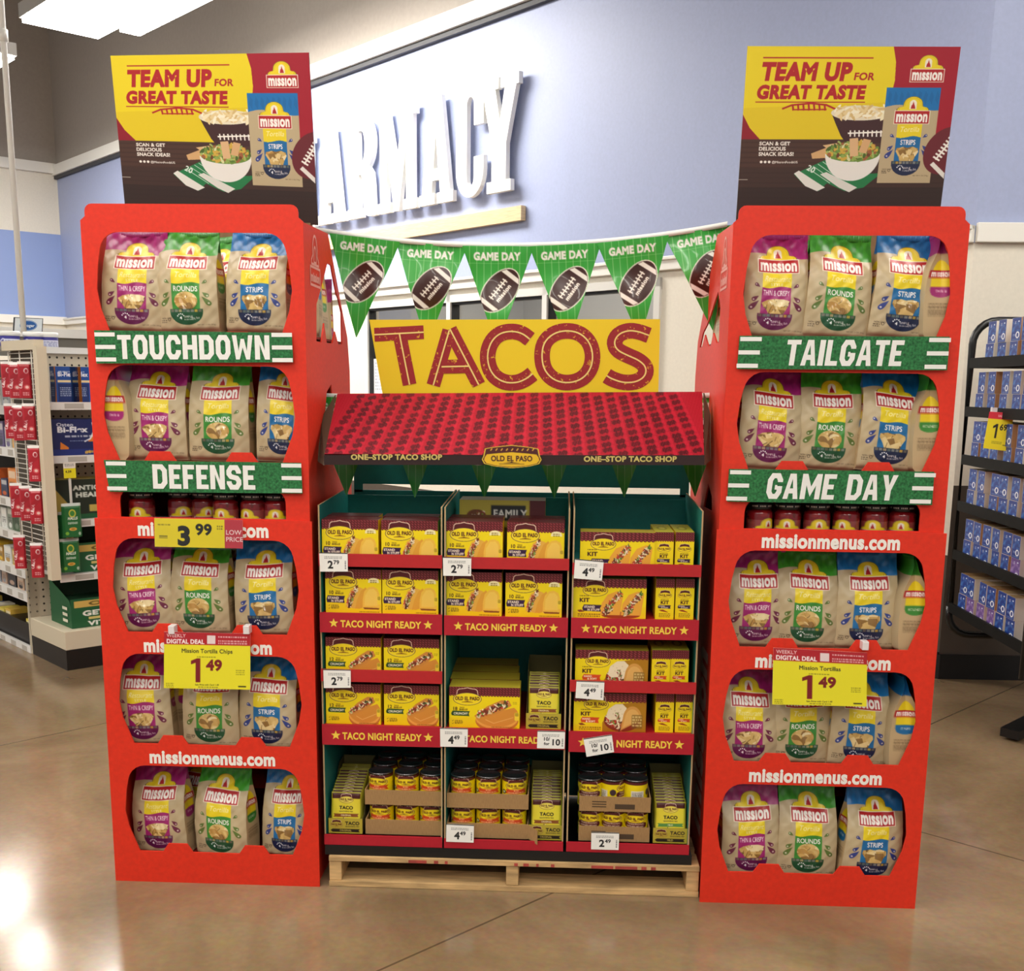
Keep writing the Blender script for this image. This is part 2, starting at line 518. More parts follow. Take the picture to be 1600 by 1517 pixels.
BAG_AH = 1.70
def win_poly(k):
    if k == 'green': return elp(.5, 1.165, .19, .155, 0, 28)
    if k == 'blue': return [(.30, 1.07), (.42, 1.045), (.5, 1.06), (.6, 1.04), (.70, 1.075), (.71, 1.14), (.66, 1.22), (.63, 1.305), (.38, 1.305), (.35, 1.22), (.29, 1.13)]
    return [(.28, 1.13), (.36, 1.08), (.48, 1.055), (.62, 1.06), (.715, 1.09), (.70, 1.16), (.66, 1.24), (.62, 1.305), (.40, 1.305), (.36, 1.24), (.31, 1.19)]
def art_bag(k, nx=150, seed=0, window=True):
    f = FL[k]; c = Cv(1, BAG_AH, nx, KRAFT)
    r = random.Random(seed+5)
    # coloured head with a wavy edge
    P = [(0, 0), (1, 0)]+[(1-t, .36+.045*math.sin(t*5.2+.9)-.06*t+.05*t*t) for t in np.linspace(0, 1, 20)]
    c.poly(P, f['top'])
    for i in range(9):
        x = .06+i*.11; c.poly([(x, .06), (x+.05, .12+.03*math.sin(i)), (x+.03, .30), (x-.03, .2)], f['deep'], .45)
    # centre column
    c.rect(.27, .60, .73, .93, YEL)
    c.text(f['sub'], .5, .775, .095, '#f9eeb4', 'c', .0, .95, .25, maxw=.40)
    if k == 'purple': c.text('STYLE', .5, .845, .05, '#f9eeb4', 'c', .01, 1.1)
    c.poly([(.27, .875)]+[(.27+.46*t, .87+.018*math.sin(t*6.2+.4)) for t in np.linspace(0, 1, 12)]+[(.73, 1.32), (.27, 1.32)], f['mid'])
    c.text(f['name'], .5, 1.005, .092, '#fbf3f0', 'c', .018 if k != 'purple' else .004, .78 if k != 'purple' else .58, maxw=.42)
    for sgn in (-1, 1):
        drop(c, .5+sgn*.27, 1.02, .13, .10, math.pi/2-sgn*.9-math.pi*0, f['drop'])
        drop(c, .5+sgn*.26, .88, .10, .08, -math.pi/2+sgn*1.0, f['drop'])
        drop(c, .5+sgn*.26, 1.09, .21, .12, math.pi/2-sgn*.75, f['drop'])
    # chips seen in the window (a bag behind shows them as print)
    W = win_poly(k)
    if window:
        c2 = chips(Cv(1, BAG_AH, nx, KRAFT), .26, 1.03, .74, 1.33, seed+3, k)
        m = Cv(1, BAG_AH, nx, '#000000'); m.poly(W, '#ffffff')
        c.A = c.A*(1-m.A)+c2.A*m.A
    # dark half-round foot of the label
    foot = [(.23, 1.30), (.77, 1.30), (.77, 1.35)]+[(.5+.27*math.cos(a), 1.35+.215*math.sin(a)) for a in np.linspace(0, math.pi, 18)]+[(.23, 1.35)]
    c.poly(foot, f['dark'])
    for i in range(8):
        c.rect(.245+i*.065, 1.308, .295+i*.065, 1.352, r.choice(['#8c8f86', '#c8a23e', '#5d6b62', '#b9a57a', '#6f6657']), .85)
    c.text('SIMPLE', .455, 1.445, .035, '#e7ddd8', 'l', .01, 1.0)
    c.text('INGREDIENTS', .455, 1.485, .022, '#e7ddd8', 'l', .01, 1.0)
    c.text('4', .40, 1.47, .055, '#ffffff', 'c', .03)
    for a in range(5): c.ell(.40+.055*math.cos(-.4-a*.6), 1.43+.05*math.sin(-.4-a*.6), .010, .010, '#ffffff')
    c.text('Sea Salt', .64, 1.465, .035, '#e7ddd8', 'c', .01, .9, .2)
    logo(c, .52, .155, .66, .485)
    c.text('NON GMO', .07, 1.46, .026, '#4b3d2c', 'l', .01); c.ell(.20, 1.47, .025, .025, '#4b3d2c'); c.ell(.20, 1.47, .017, .017, KRAFT)
    c.scrawl(.06, 1.475, .10, .018, '#4b3d2c', 2, seed)
    c.text('NET WT 11 OZ (312g)', .95, 1.575, .022, '#5d4d38', 'r', .005)
    return c
def art_bag_side(k, nx=44):
    f = FL[k]; c = Cv(.5, BAG_AH, nx, '#c2a980')
    c.rect(0, 0, .5, .34, f['deep'])
    c.poly([(.08, .62)]+[(.25+.17*math.cos(a), .60+.16*math.sin(a)) for a in np.linspace(math.pi, 2*math.pi, 12)]+[(.42, .62)], YEL)
    c.rect(.03, .60, .47, .72, RED); c.text('m\u0131ss\u0131on', .25, .70, .11, '#fbf6ee', 'c', .045, .8, maxw=.38)
    c.rect(.08, .72, .42, .86, YEL)
    c.poly([(.08, .86), (.42, .86), (.42, .93)]+[(.25+.17*math.cos(a), .93+.10*math.sin(a)) for a in np.linspace(0, math.pi, 10)], f['mid'])
    c.text(f['name'][:6], .25, .95, .05, '#f3e6e0', 'c', .01, .8)
    c.scrawl(.08, 1.12, .34, .014, '#6f5c41', 9, 3)
    return c

# ---- taco cartons
def oep_logo(c, cx, cy, w, plate='#f6dc1c'):
    h = w*.56
    q = lambda t, v: (cx+w*t, cy+h*v)
    c.poly([q(-.40, -.05), q(-.36, -.52), q(-.30, -.62), q(-.12, -.66), q(0, -.72), q(.12, -.66), q(.30, -.62), q(.36, -.52), q(.40, -.05)], '#f3d9c0')
    c.poly([q(-.38, -.05), q(-.335, -.50), q(-.28, -.58), q(-.11, -.62), q(0, -.67), q(.11, -.62), q(.28, -.58), q(.335, -.50), q(.38, -.05)], '#561318')
    P = elp(cx, cy+h*.06, w*.5, h*.42, 0, 30)
    P += []
    c.poly(elp(cx, cy+h*.06, w*.5, h*.43), '#5b2a10'); c.poly(elp(cx, cy+h*.06, w*.478, h*.40), '#f7e68a'); c.poly(elp(cx, cy+h*.06, w*.462, h*.385), plate)
    c.text('OLD EL PASO', cx, cy+h*.13, h*.25, '#4a0c12', 'c', .045, .8, maxw=w*.86)
    c.poly([q(-.2, .25), q(-.05, .215), q(0, .18), q(.05, .215), q(.2, .25)], '#551015')
    c.rect(cx-w*.2, cy+h*.27, cx+w*.2, cy+h*.285, '#551015')
def roof(c, w, h):
    c.rect(0, 0, w, h*.86, '#5d1219')
    n = int(round(w/.052))
    for i in range(n):
        x = w*i/n
        c.poly([(x, h*.7)]+[(x+w/n*(.5-.5*math.cos(a)), h*.80+h*.17*math.sin(a)) for a in np.linspace(0, math.pi, 6)]+[(x+w/n, h*.7)], '#5d1219')
        for j in range(4):
            c.line([(x+w/n*.2, h*(.06+j*.23)), (x+w/n*.75, h*(.20+j*.23))], w/n*.2, '#a4484e')
def filling(c, x0, y0, x1, y1, n, seed, s=.03, curve=None):
    r = random.Random(seed)
    for i in range(n):
        t = r.random(); cx = x0+(x1-x0)*t; cy = y0+(y1-y0)*t+r.uniform(-1, 1)*s*1.4+(curve(t) if curve else 0)
        col = r.choice(['#5b2618', '#6e3320', '#3f6b22', '#7ea238', '#c8352a', '#efe3c8', '#d9c59a', '#3a1710', '#b5432c', '#8b3d20', '#e8d9b4'])
        a = r.uniform(0, 3.1); l = s*r.uniform(.7, 1.6)
        c.ell(cx, cy, l, s*.42, col, 1, a, 8)
def taco_stand(c, x, y, w, h, seed):
    """flat-bottomed taco, filled mouth to the left and a plain shell in front"""
    c.poly([(x, y+h*.92), (x+w*.04, y+h*.55), (x+w*.16, y+h*.15), (x+w*.34, y), (x+w*.52, y+h*.1), (x+w*.5, y+h*.9), (x+w*.3, y+h)], '#e6b044')
    filling(c, x+w*.06, y+h*.72, x+w*.34, y+h*.08, 110, seed, w*.045)
    filling(c, x+w*.10, y+h*.86, x+w*.20, y+h*.5, 60, seed+1, w*.05)
    c.poly([(x+w*.28, y+h*.98), (x+w*.34, y+h*.6), (x+w*.46, y+h*.2), (x+w*.60, y+h*.04), (x+w*.66, y+h*.2), (x+w*.6, y+h*.9), (x+w*.4, y+h)], '#e2a235')
    c.poly([(x+w*.50, y+h), (x+w*.51, y+h*.55), (x+w*.56, y+h*.22), (x+w*.68, y+h*.04), (x+w*.82, y), (x+w*.95, y+h*.1), (x+w, y+h*.3), (x+w*1.01, y+h*.98), (x+w*.75, y+h*1.04)], '#f0bf45')
    c.poly([(x+w*.56, y+h*.85), (x+w*.58, y+h*.4), (x+w*.7, y+h*.12), (x+w*.84, y+h*.1), (x+w*.93, y+h*.25), (x+w*.95, y+h*.85)], '#f6d062', .7)
    c.poly([(x+w*.52, y+h*.93), (x+w*1.0, y+h*.95), (x+w*.98, y+h*1.02), (x+w*.56, y+h*1.01)], '#8a4a17')
def taco_half(c, x, y, w, h, seed):
    """half-moon shells fanned out, filling along the top"""
    for i, (d, col) in enumerate(((.26, '#c9772a'), (.15, '#eaa84a'), (.05, '#d98f35'))):
        c.poly([(x+w*.03, y+h*(.62+d*.5))]+[(x+w*.52+w*.50*math.cos(a), y+h*(.50+d)+h*.46*math.sin(a)) for a in np.linspace(math.pi*.92, -.65, 18)], col)
        c.line([(x+w*.06+w*.1*i, y+h*(.72+d*.5)), (x+w*.45, y+h*(.86+d*.4)), (x+w*.9, y+h*(.62+d*.5))], h*.012, '#f6cf86')
    c.poly([(x, y+h*.62), (x+w*.3, y+h*.24), (x+w*.62, y), (x+w*.8, y+h*.02), (x+w*.86, y+h*.2), (x+w*.55, y+h*.5), (x+w*.12, y+h*.72)], '#d18a3a')
    filling(c, x+w*.08, y+h*.58, x+w*.78, y+h*.12, 170, seed, w*.045)
def taco_soft(c, x, y, w, h, seed):
    c.ell(x+w*.5, y+h*.62, w*.5, h*.42, '#8a2a12', 1)
    filling(c, x+w*.05, y+h*.55, x+w*.45, y+h*.9, 80, seed, w*.05)
    c.poly([(x+w*.05, y+h*.5), (x+w*.12, y+h*.2), (x+w*.3, y+h*.02), (x+w*.5, y), (x+w*.62, y+h*.15), (x+w*.42, y+h*.95), (x+w*.34, y+h*.6), (x+w*.16, y+h*.62)], '#efdfbd')
    for i in range(7): c.ell(x+w*(.2+.05*i), y+h*(.2+.06*((i*3) % 5)), w*.014, h*.016, '#d3b98a')
    filling(c, x+w*.34, y+h*.35, x+w*.5, y+h*.85, 70, seed+2, w*.04)
    c.poly([(x+w*.46, y+h)]+[(x+w*.78+w*.26*math.cos(a), y+h*.55+h*.47*math.sin(a)) for a in np.linspace(math.pi*1.12, math.pi*1.95, 12)]+[(x+w*.98, y+h*.62)], '#d79c49')
    c.poly([(x+w*.52, y+h*.9)]+[(x+w*.78+w*.2*math.cos(a), y+h*.55+h*.36*math.sin(a)) for a in np.linspace(math.pi*1.12, math.pi*1.9, 12)]+[(x+w*.9, y+h*.62)], '#e6b566', .8)
def flag(c, x0, y0, x1, y1, col, a, b=None):
    c.poly([(x0+.012, y0), (x1, y0+.006), (x1-.02, (y0+y1)/2), (x1-.008, y1), (x0, y1-.008), (x0-.012, (y0+y1)/2)], col)
    if b:
        c.text(a, x0+.015, y0+(y1-y0)*.47, (y1-y0)*.33, '#f7ead0', 'l', .05, 1.05, maxw=(x1-x0)*.62)
        c.text(b, x0+(x1-x0)*.24, y0+(y1-y0)*.88, (y1-y0)*.33, '#f7ead0', 'l', .05, 1.05, maxw=(x1-x0)*.66)
    else: c.text(a, (x0+x1)/2, y0+(y1-y0)*.72, (y1-y0)*.45, '#f3ead0', 'c', .05, 1.1, maxw=(x1-x0)*.8)
YB = '#f4da0c'
def art_shell(kind, nx=150):
    ah = .77; aw = 1. if kind != '18' else 1.24
    c = Cv(aw, ah, int(nx*aw), YB)
    c.poly([(0, .60), (aw, .50), (aw, ah), (0, ah)], '#f3c80c', .5)
    roof(c, aw, .185)
    if kind == '10':
        taco_stand(c, .36, .30, .60, .40, 4)
        flag(c, .03, .47, .35, .60, '#33153f', 'STAND', 'N STUFF')
        c.poly(elp(.86, .195, .09, .045, 0, 14, math.pi, 2*math.pi)+[(.96, .235), (.76, .235)], '#f6ecb8'); c.scrawl(.80, .19, .12, .018, '#8a6d1d', 2, 2)
    else:
        taco_half(c, .40 if kind == '12' else .44, .24, .58 if kind == '12' else .76, .50, 9)
        flag(c, .05, .455, .365, .555, '#21471d', 'CRUNCHY')
        c.scrawl(.90*aw, .27, .07, .016, '#a5861c', 2, 4)
    c.text('10' if kind == '10' else kind, .075, .445, .065, '#43220f', 'l', .03)
    c.text('TACO', .185, .405, .022, '#43220f', 'l', .02); c.text('SHELLS', .178, .445, .034, '#43220f', 'l', .035, 1.0)
    c.line([(.055, .645), (.065, .655), (.08, .63)], .006, '#5a3a10'); c.line([(.055, .695), (.065, .705), (.08, .68)], .006, '#5a3a10')
    c.scrawl(.10, .635, .13, .018, '#5a3a10', 1, 1); c.scrawl(.10, .662, .15, .016, '#5a3a10', 1, 5); c.scrawl(.10, .685, .14, .018, '#5a3a10', 1, 2)
    c.scrawl(.60*aw, .745, .36*aw, .014, '#7d4d12', 1, 8)
    c.rrect(.925*aw, .47, .985*aw, .62, .02, '#f3d23a'); c.rrect(.93*aw, .475, .98*aw, .54, .015, '#8a6d1d', .5)
    oep_logo(c, .32, .215, .50)
    return c
def art_kit(kind, nx=180):
    aw, ah = 1., .55
    c = Cv(aw, ah, nx, YB)
    c.poly([(0, .46), (aw, .38), (aw, ah), (0, ah)], '#f3c60e', .5)
    roof(c, aw, .135)
    if kind == 'stand':
        c.ell(.66, .50, .26, .05, '#a33a14')
        for x in (.38, .66):
            c.poly([(x, .50), (x+.02, .34), (x+.10, .22), (x+.22, .17), (x+.31, .2), (x+.27, .5)], '#eaa93b')
            filling(c, x+.05, .46, x+.27, .20, 150, int(x*100), .024)
            filling(c, x+.06, .47, x+.16, .40, 60, int(x*90), .024)
        flag(c, .15, .36, .40, .455, '#33153f', 'STAND', 'N STUFF')
    else:
        c.poly([(.56, .16), (1, .10), (1, ah), (.40, ah), (.40, .42)], '#7b2c11', .55)
        taco_soft(c, .42, .15, .50, .38, 12)
        c.rrect(.80, .30, .95, .50, .02, '#7a5a1e', .6); c.scrawl(.81, .32, .13, .024, '#e5cf8a', 4, 3)
        flag(c, .11, .345, .36, .43, '#d84c1b', 'HARD', '& SOFT')
    c.text('KIT', .10, .325, .058, '#43150f', 'l', .045, 1.15); c.scrawl(.10, .235, .12, .014, '#5a3a10', 1, 1)
    c.poly([(.07, .44), (.12, .43), (.17, .46), (.10, .465)], '#8b3a14')
    c.scrawl(.08, .485, .30, .016, '#6b3c10', 2, 6)
    oep_logo(c, .31, .155, .34)
    return c
def art_kit_side(kind, nx=64):
    aw, ah = .43, 1.
    c = Cv(aw, ah, nx, YB); roof(c, aw, .24)
    oep_logo(c, .215, .40, .31)
    c.text('KIT', .215, .62, .085, '#43150f', 'c', .045, 1.1); c.scrawl(.12, .51, .18, .02, '#5a3a10', 1, 2)
    flag(c, .07, .645, .36, .735, '#33153f' if kind == 'stand' else '#d84c1b', 'STAND' if kind == 'stand' else 'HARD', 'N STUFF' if kind == 'stand' else '& SOFT')
    c.poly([(.08, .77), (.18, .76), (.28, .81), (.30, .83), (.14, .80)], '#9a3f16'); c.scrawl(.09, .85, .26, .022, '#7a5210', 3, 6)
    return c
def art_carton_top(nx=40):
    c = Cv(.43, .9, nx, '#c9c23a'); c.ell(.21, .45, .12, .2, '#7f7a22', .6); c.ell(.21, .45, .07, .13, '#d8d05a'); c.scrawl(.05, .1, .3, .03, '#6d6a22', 2, 3)
    return c
def art_can(kind, nx=120):
    """label wrapped right round: printed front in the middle"""
    aw, ah = 2.2, 1.0
    c = Cv(aw, ah, nx, YB)
    c.rect(0, 0, aw, .13, '#571219')
    x = 1.1
    if kind == 'red':
        oep_logo(c, x, .26, .66); c.poly([(.78, .40), (1.46, .40), (1.40, .47), (1.46, .56), (.74, .56), (.80, .48)], '#d6451d'); c.text('RED', x, .465, .055, '#ffe9a8', 'c', .03)
        c.text('ENCHILADA SAUCE', x, .54, .05, '#ffe9a8', 'c', .03, 1, maxw=.5); c.ell(.70, .52, .08, .08, '#23291a'); c.ell(.70, .52, .045, .045, '#d8d9b8')
    elif kind == 'bean':
        oep_logo(c, x, .25, .66); c.rrect(.76, .40, 1.46, .60, .08, '#571219'); c.text('TRADITIONAL', x+.02, .48, .06, '#f3e4c0', 'c', .03, 1, maxw=.58); c.text('REFRIED BEANS', x, .57, .055, '#f3e4c0', 'c', .03, 1, maxw=.5)
        c.ell(.66, .42, .09, .12, '#3a2430'); c.ell(1.12, .86, .40, .20, '#8d4a26'); c.ell(1.12, .86, .30, .13, '#b67444')
    c.scrawl(1.62, .34, .40, .03, '#6b5a18', 9, 3); c.rect(.12, .35, .5, .85, '#e6dfcf'); c.scrawl(.15, .40, .3, .03, '#4b4640', 7, 4)
    for i in range(9): c.rect(1.72+i*.035, .80, 1.735+i*.035+.01*(i % 2), .94, '#33302a')
    return c
def art_packet(kind, nx=90):
    aw, ah = 1., 1.25
    c = Cv(aw, ah, nx, '#a39a22')
    c.rect(.04, .08, .96, 1.25, '#e3d136'); c.rect(.04, .05, .96, .22, '#4a1714')
    oep_logo(c, .5, .24, .48, '#e9d75a')
    c.text('TACO', .5, .57, .115, '#231d10', 'c', .05, 1.05); c.text('SEASONING MIX', .5, .66, .045, '#4b4418', 'c', .02, 1, maxw=.6)
    c.poly([(.08, .72), (.92, .71), (.88, .765), (.92, .82), (.08, .83), (.12, .77)], '#8a4b1d' if kind == 'ORIGINAL' else '#5b9045')
    c.text(kind, .5, .795, .055, '#f2e8b8', 'c', .03)
    filling(c, .10, 1.14, .46, .92, 60, 3, .05); c.poly([(.12, 1.2), (.2, .95), (.36, .9), (.5, 1.2)], '#e2c28a', .6)
    c.ell(.68, 1.05, .17, .10, '#a04a20'); c.ell(.68, 1.02, .15, .06, '#c8642c')
    return c
def art_carton(kind, nx=90):
    aw, ah = 1., .46
    c = Cv(aw, ah, nx, '#b8a637')
    oep_logo(c, .24, .18, .36, '#b8a637')
    c.text('TACO', .70, .19, .105, '#2b2413', 'c', .05, 1.05); c.text('SEASONING MIX', .70, .26, .04, '#3b3418', 'c', .02, 1, maxw=.42)
    c.poly([(.06, .36), (.12, .315), (.92, .315), (.88, .36), (.92, .41), (.12, .41)], '#241c12'); c.text(kind, .5, .385, .055, '#c9b95c', 'c', .03)
    return c
# ---- header card
def football(c, cx, cy, rx, ry, rot, stripes=True, name=None, col='#3d1d16'):
    c.ell(cx, cy, rx, ry, col, 1, rot)
    co, si = math.cos(rot), math.sin(rot)
    q = lambda u, v: (cx+u*rx*co-v*ry*si, cy+u*rx*si+v*ry*co)
    if stripes:
        for s0 in (-1, 1):
            P = []
            for v in np.linspace(-1, 1, 9): P.append(q(s0*.66*math.sqrt(max(0, 1-.0*v*v))+0, v*.72))
            for v in np.linspace(1, -1, 9): P.append(q(s0*.84, v*.50))
            c.poly(P, '#f1ece4')
    c.line([q(-.5, -.15), q(.5, -.15)], ry*.08, '#f4efe6')
    for t in np.linspace(-.45, .45, 7): c.line([q(t, -.34), q(t, .04)], ry*.09, '#f4efe6')
    if name: 
        p = q(-.42, .42); c.text(name, p[0], p[1], ry*.30, '#f4efe6', 'l', .05, 1.1, rot=rot, maxw=rx*.9)
def art_header(nx=560):
    aw, ah = 1.34, 1.16
    c = Cv(aw, ah, nx, '#a3142a', ss=2)
    c.rect(0, .60, aw, ah, '#4a2f26')
    for i in range(16):
        c.rect(0, .62+i*.034, aw, .632+i*.034, '#3a241d', .5)
    c.rect(0, .80, aw, ah, '#352420', .55); c.rect(0, .93, aw, ah, '#241a18', .5)
    P = [(0, 0), (.92, 0), (.945, .10), (.95, .22), (.93, .36), (.88, .52), (.80, .605), (.12, .605), (.05, .53), (0, .44)]
    c.poly(P, '#ead21c'); c.poly([(0, .40), (.93, .36), (.88, .52), (.80, .605), (.12, .605), (.05, .53), (0, .44)], '#dcbc1a', .5)
    c.poly([(0, .44), (.05, .53), (.12, .605), (0, .605)], '#8e1226')
    R = '#b01a22'
    c.line([(.105, .075), (.80, .075)], .008, R); c.line([(.075, .36), (.775, .36)], .008, R)
    c.text('TEAM UP', .095, .215, .122, R, 'l', .06, 1.12, .10, maxw=.575)
    c.text('FOR', .69, .215, .050, R, 'l', .035, 1.0, .10)
    c.text('GREAT TASTE', .078, .335, .093, R, 'l', .06, 1.1, .10, maxw=.69)
    c.line([(.25, .405), (.31, .38), (.43, .368), (.53, .378), (.59, .405)], .012, R)
    for i in range(7): c.line([(.315+i*.034, .375), (.322+i*.034, .415)], .012, R)
    c.line([(.315, .41), (.535, .408)], .009, R)
    logo(c, 1.15, .055, .215, .175)
    # football bowl of chips
    c.poly([(.57, .435), (.94, .41), (.93, .62), (.70, .66), (.64, .58), (.60, .50)], '#3f2022')
    c.ell(.755, .43, .19, .05, '#e8dcc0')
    for i in range(60):
        r = random.Random(i); x, y = r.uniform(.60, .92), r.uniform(.395, .455)
        c.ell(x, y, .034, .010, r.choice(['#f3e6c2', '#e7cf98', '#d7b87a', '#f8efd6']), 1, r.uniform(-1.3, 1.3), 8)
    c.line([(.685, .565), (.92, .555)], .010, '#f4efe6')
    for i in range(8): c.line([(.70+i*.028, .545), (.703+i*.028, .587)], .009, '#f4efe6')
    # chips, napkin, salad bowl
    c.poly([(.46, .70), (.57, .655), (.64, .68), (.62, .725), (.47, .735)], '#d5a873'); c.poly([(.53, .645), (.62, .63), (.66, .665), (.58, .68)], '#dcb583')
    c.poly([(.36, .84), (.55, .745), (.66, .80), (.80, .84), (.93, .83), (.82, .93), (.70, .955), (.58, .90), (.53, .955), (.44, .92)], '#1f7a45')
    c.poly([(.36, .835), (.39, .815), (.57, .93), (.52, .955), (.44, .92)], '#e6e3da'); c.poly([(.53, .84), (.57, .825), (.78, .93), (.73, .962), (.66, .93)], '#dedbd2')
    for i in range(4): c.line([(.45+i*.03, .80-i*.015), (.60+i*.035, .90-i*.01)], .004, '#cfe3d2')
    c.text('20', .46, .82, .04, '#e9efe6', 'c', .02, 1, rot=.5)
    c.poly([(.555, .70)]+[(.73+.178*math.cos(a), .70+.185*math.sin(a)) for a in np.linspace(math.pi, 0, 22)], '#ece8e0')
    c.ell(.73, .70, .172, .055, '#6d8f3c')
    r = random.Random(4)
    for i in range(190):
        a = r.uniform(0, 6.28); q = math.sqrt(r.random())
        c.ell(.73+.168*q*math.cos(a), .685+.062*q*math.sin(a), r.uniform(.008, .026), r.uniform(.006, .013), r.choice(['#6f8f3a', '#93ab52', '#5a7a2f', '#6d3f24', '#a0603a', '#cfa843', '#d9d7a0', '#4a6326', '#a3b868', '#8fa850']), 1, r.uniform(0, 3), 8)
    c.poly([(.70, .60), (.755, .595), (.765, .715), (.712, .72)], '#dcb384'); c.poly([(.79, .60), (.84, .61), (.815, .70), (.765, .69)], '#d6aa78')
    # pictured bag
    b = art_bag('blue', 90, 2)
    H = .635; W = H/BAG_AH*.92
    n = b.A.shape
    X0, Y0 = .905, .265
    k = c.k
    ih, iw = int(H*k), int(W*k)
    yy = (np.arange(ih)/ih*n[0]).astype(int); xx = (np.arange(iw)/iw*n[1]).astype(int)
    c.A[int(Y0*k):int(Y0*k)+ih, int(X0*k):int(X0*k)+iw] = b.A[yy][:, xx]
    # football at the edge
    football(c, 1.33, .68, .17, .135, -1.0, False, col='#6a2029')
    c.poly([(1.235, .775), (1.255, .755), (1.335, .83), (1.335, .87)], '#e6e0d8')
    c.text('SCAN & GET', .12, .645, .026, '#f1ebe2', 'l', .04, 1); c.text('DELICIOUS', .12, .68, .026, '#f1ebe2', 'l', .04, 1); c.text('SNACK IDEAS!', .12, .715, .026, '#f1ebe2', 'l', .04, 1)
    for i in range(3): c.ell(.14+i*.026, .757, .009, .009, '#f1ebe2')
    c.text('@MissionFoodsUS', .21, .765, .016, '#f1ebe2', 'l', .02, 1)
    c.rect(.0, .875, .06, .878, '#c9bfb4')
    return c
def art_pennant(nx=110):
    aw, ah = 1., 1.42
    c = Cv(aw, ah, nx, '#38a63c')
    for i in range(9): c.rect(.10+i*.1, 0, .106+i*.1, ah, '#a9dc9a', .9)
    c.rect(0, .235, aw, .242, '#bfe6b2', .5)
    c.text('GAME DAY', .49, .195, .115, '#f4f3ec', 'c', .055, .95, maxw=.66)
    c.poly(elp(.53, .62, .36, .225, -.92, 30), '#f4efe6')
    football(c, .53, .62, .345, .212, -.92, True, 'mission')
    return c
def art_price(a, b, w=1.45, title=1, multi=False, nx=100):
    c = Cv(w, 1., nx, '#f4f3ee')
    c.rect(0, 0, w, .055, '#17171a')
    c.scrawl(.26, .20, w*.62, .045, '#8a8a88', 2, title)
    if multi:
        c.text('10/', .36, .55, .20, '#131316', 'l', .03, 1.0); c.text('for', .36, .80, .17, '#131316', 'l', .03, 1.0)
        c.text('10', .80, .80, .36, '#131316', 'l', .03, 1.0)
    else:
        c.text(a, .42, .82, .42, '#131316', 'l', .035, 1.0); c.text(b, .72, .60, .22, '#131316', 'l', .03, 1.0)
    for i in range(9): c.rect(w-.16, .42+i*.05, w-.09, .42+i*.05+.018+.012*(i % 3), '#55555a')
    return c
def art_399(nx=330):
    c = Cv(3.05, 1., nx, '#efdc1c')
    c.rect(2.42, 0, 3.05, 1, '#c23444')
    c.text('3', .80, .90, .70, '#141414', 'l', .05, 1.05); c.text('99', 1.42, .54, .40, '#141414', 'l', .04, 1.05)
    c.text('LOW', 2.47, .52, .17, '#f6e4e4', 'l', .01, 1.0); c.text('PRICE', 2.47, .76, .17, '#f6e4e4', 'l', .01, 1.0)
    c.scrawl(.12, .20, .45, .045, '#8a7a12', 1, 2); c.rect(.16, .60, .45, .64, '#6b5f14'); c.rect(.16, .67, .45, .69, '#6b5f14'); c.scrawl(2.16, .22, .2, .05, '#6b5f14', 2, 4)
    return c
def art_149(title, nx=230, sub=''):
    c = Cv(1.56, 1., nx, '#ece32b')
    c.rect(0, 0, 1.56, .22, '#b41f2c')
    c.text('WEEKLY', .05, .095, .066, '#f8eaea', 'l', .0, 1.0); c.text('DIGITAL DEAL', .05, .20, .080, '#fbf3f3', 'l', .04, 1.0, maxw=.68)
    c.rect(.78, .05, .93, .20, '#e9d6d6')
    c.scrawl(.98, .06, .52, .025, '#f0d6d6', 1, 3); c.scrawl(.98, .13, .52, .025, '#f0d6d6', 2, 4)
    c.text(title, .78, .36, .075, '#23231a', 'c', .02, 1.0, maxw=1.0)
    c.scrawl(.60, .42, .34, .022, '#8a8418', 1, 1)
    c.poly([(.49, .50), (.60, .455), (.66, .455), (.66, .88), (.575, .88), (.575, .535), (.49, .565)], '#7c1620'); c.text('49', .76, .66, .20, '#7c1620', 'l', .045, 1.05)
    c.text('Sale Price with Card 1.49', .78, .935, .03, '#3d3a16', 'c', .02, 1); c.scrawl(.62, .955, .36, .02, '#7d7820', 1, 2)
    c.scrawl(1.30, .65, .16, .02, '#8a8418', 3, 7); c.scrawl(.04, .90, .14, .018, '#8a8418', 3, 9); c.rect(1.34, .93, 1.48, .955, '#3d3a16')
    return c
def art_169(nx=90):
    c = Cv(1., 1.32, nx, '#f1df1e'); c.rect(0, 0, 1, .25, '#d8283e')
    c.text('SALE', .5, .17, .08, '#f6b9c0', 'c', .03); c.poly([(.26, .50), (.38, .42), (.45, .42), (.45, .92), (.37, .92), (.37, .53), (.26, .58)], '#17171a'); c.text('69', .53, .62, .22, '#17171a', 'l', .03)
    c.scrawl(.3, 1.03, .4, .03, '#8a8418', 2, 3); c.rect(.76, 1.12, .9, 1.15, '#6b661a')
    return c
def art_blue(nx=44, col='#0f358a', hi='#4f8ad0'):
    aw, ah = .5, 1.
    c = Cv(aw, ah, nx, '#dfe6ee'); c.rect(.012, .01, .488, .99, col)
    r = random.Random(3)
    for i in range(16): c.ell(r.uniform(.05, .45), r.uniform(.22, .6), r.uniform(.03, .09), r.uniform(.03, .07), hi, .35, r.uniform(0, 3), 10)
    c.text('S', .17, .27, .12, '#e8f0fa', 'c', .0, 1.2, .2); c.ell(.36, .17, .04, .035, '#dce8f6')
    c.poly(elp(.34, .74, .105, .145), '#f2f5f8'); c.poly(elp(.34, .74, .052, .095), col)
    c.scrawl(.10, .70, .13, .03, '#cfdcf0', 2, 2); c.scrawl(.06, .91, .36, .025, '#9fbce6', 1, 4)
    return c
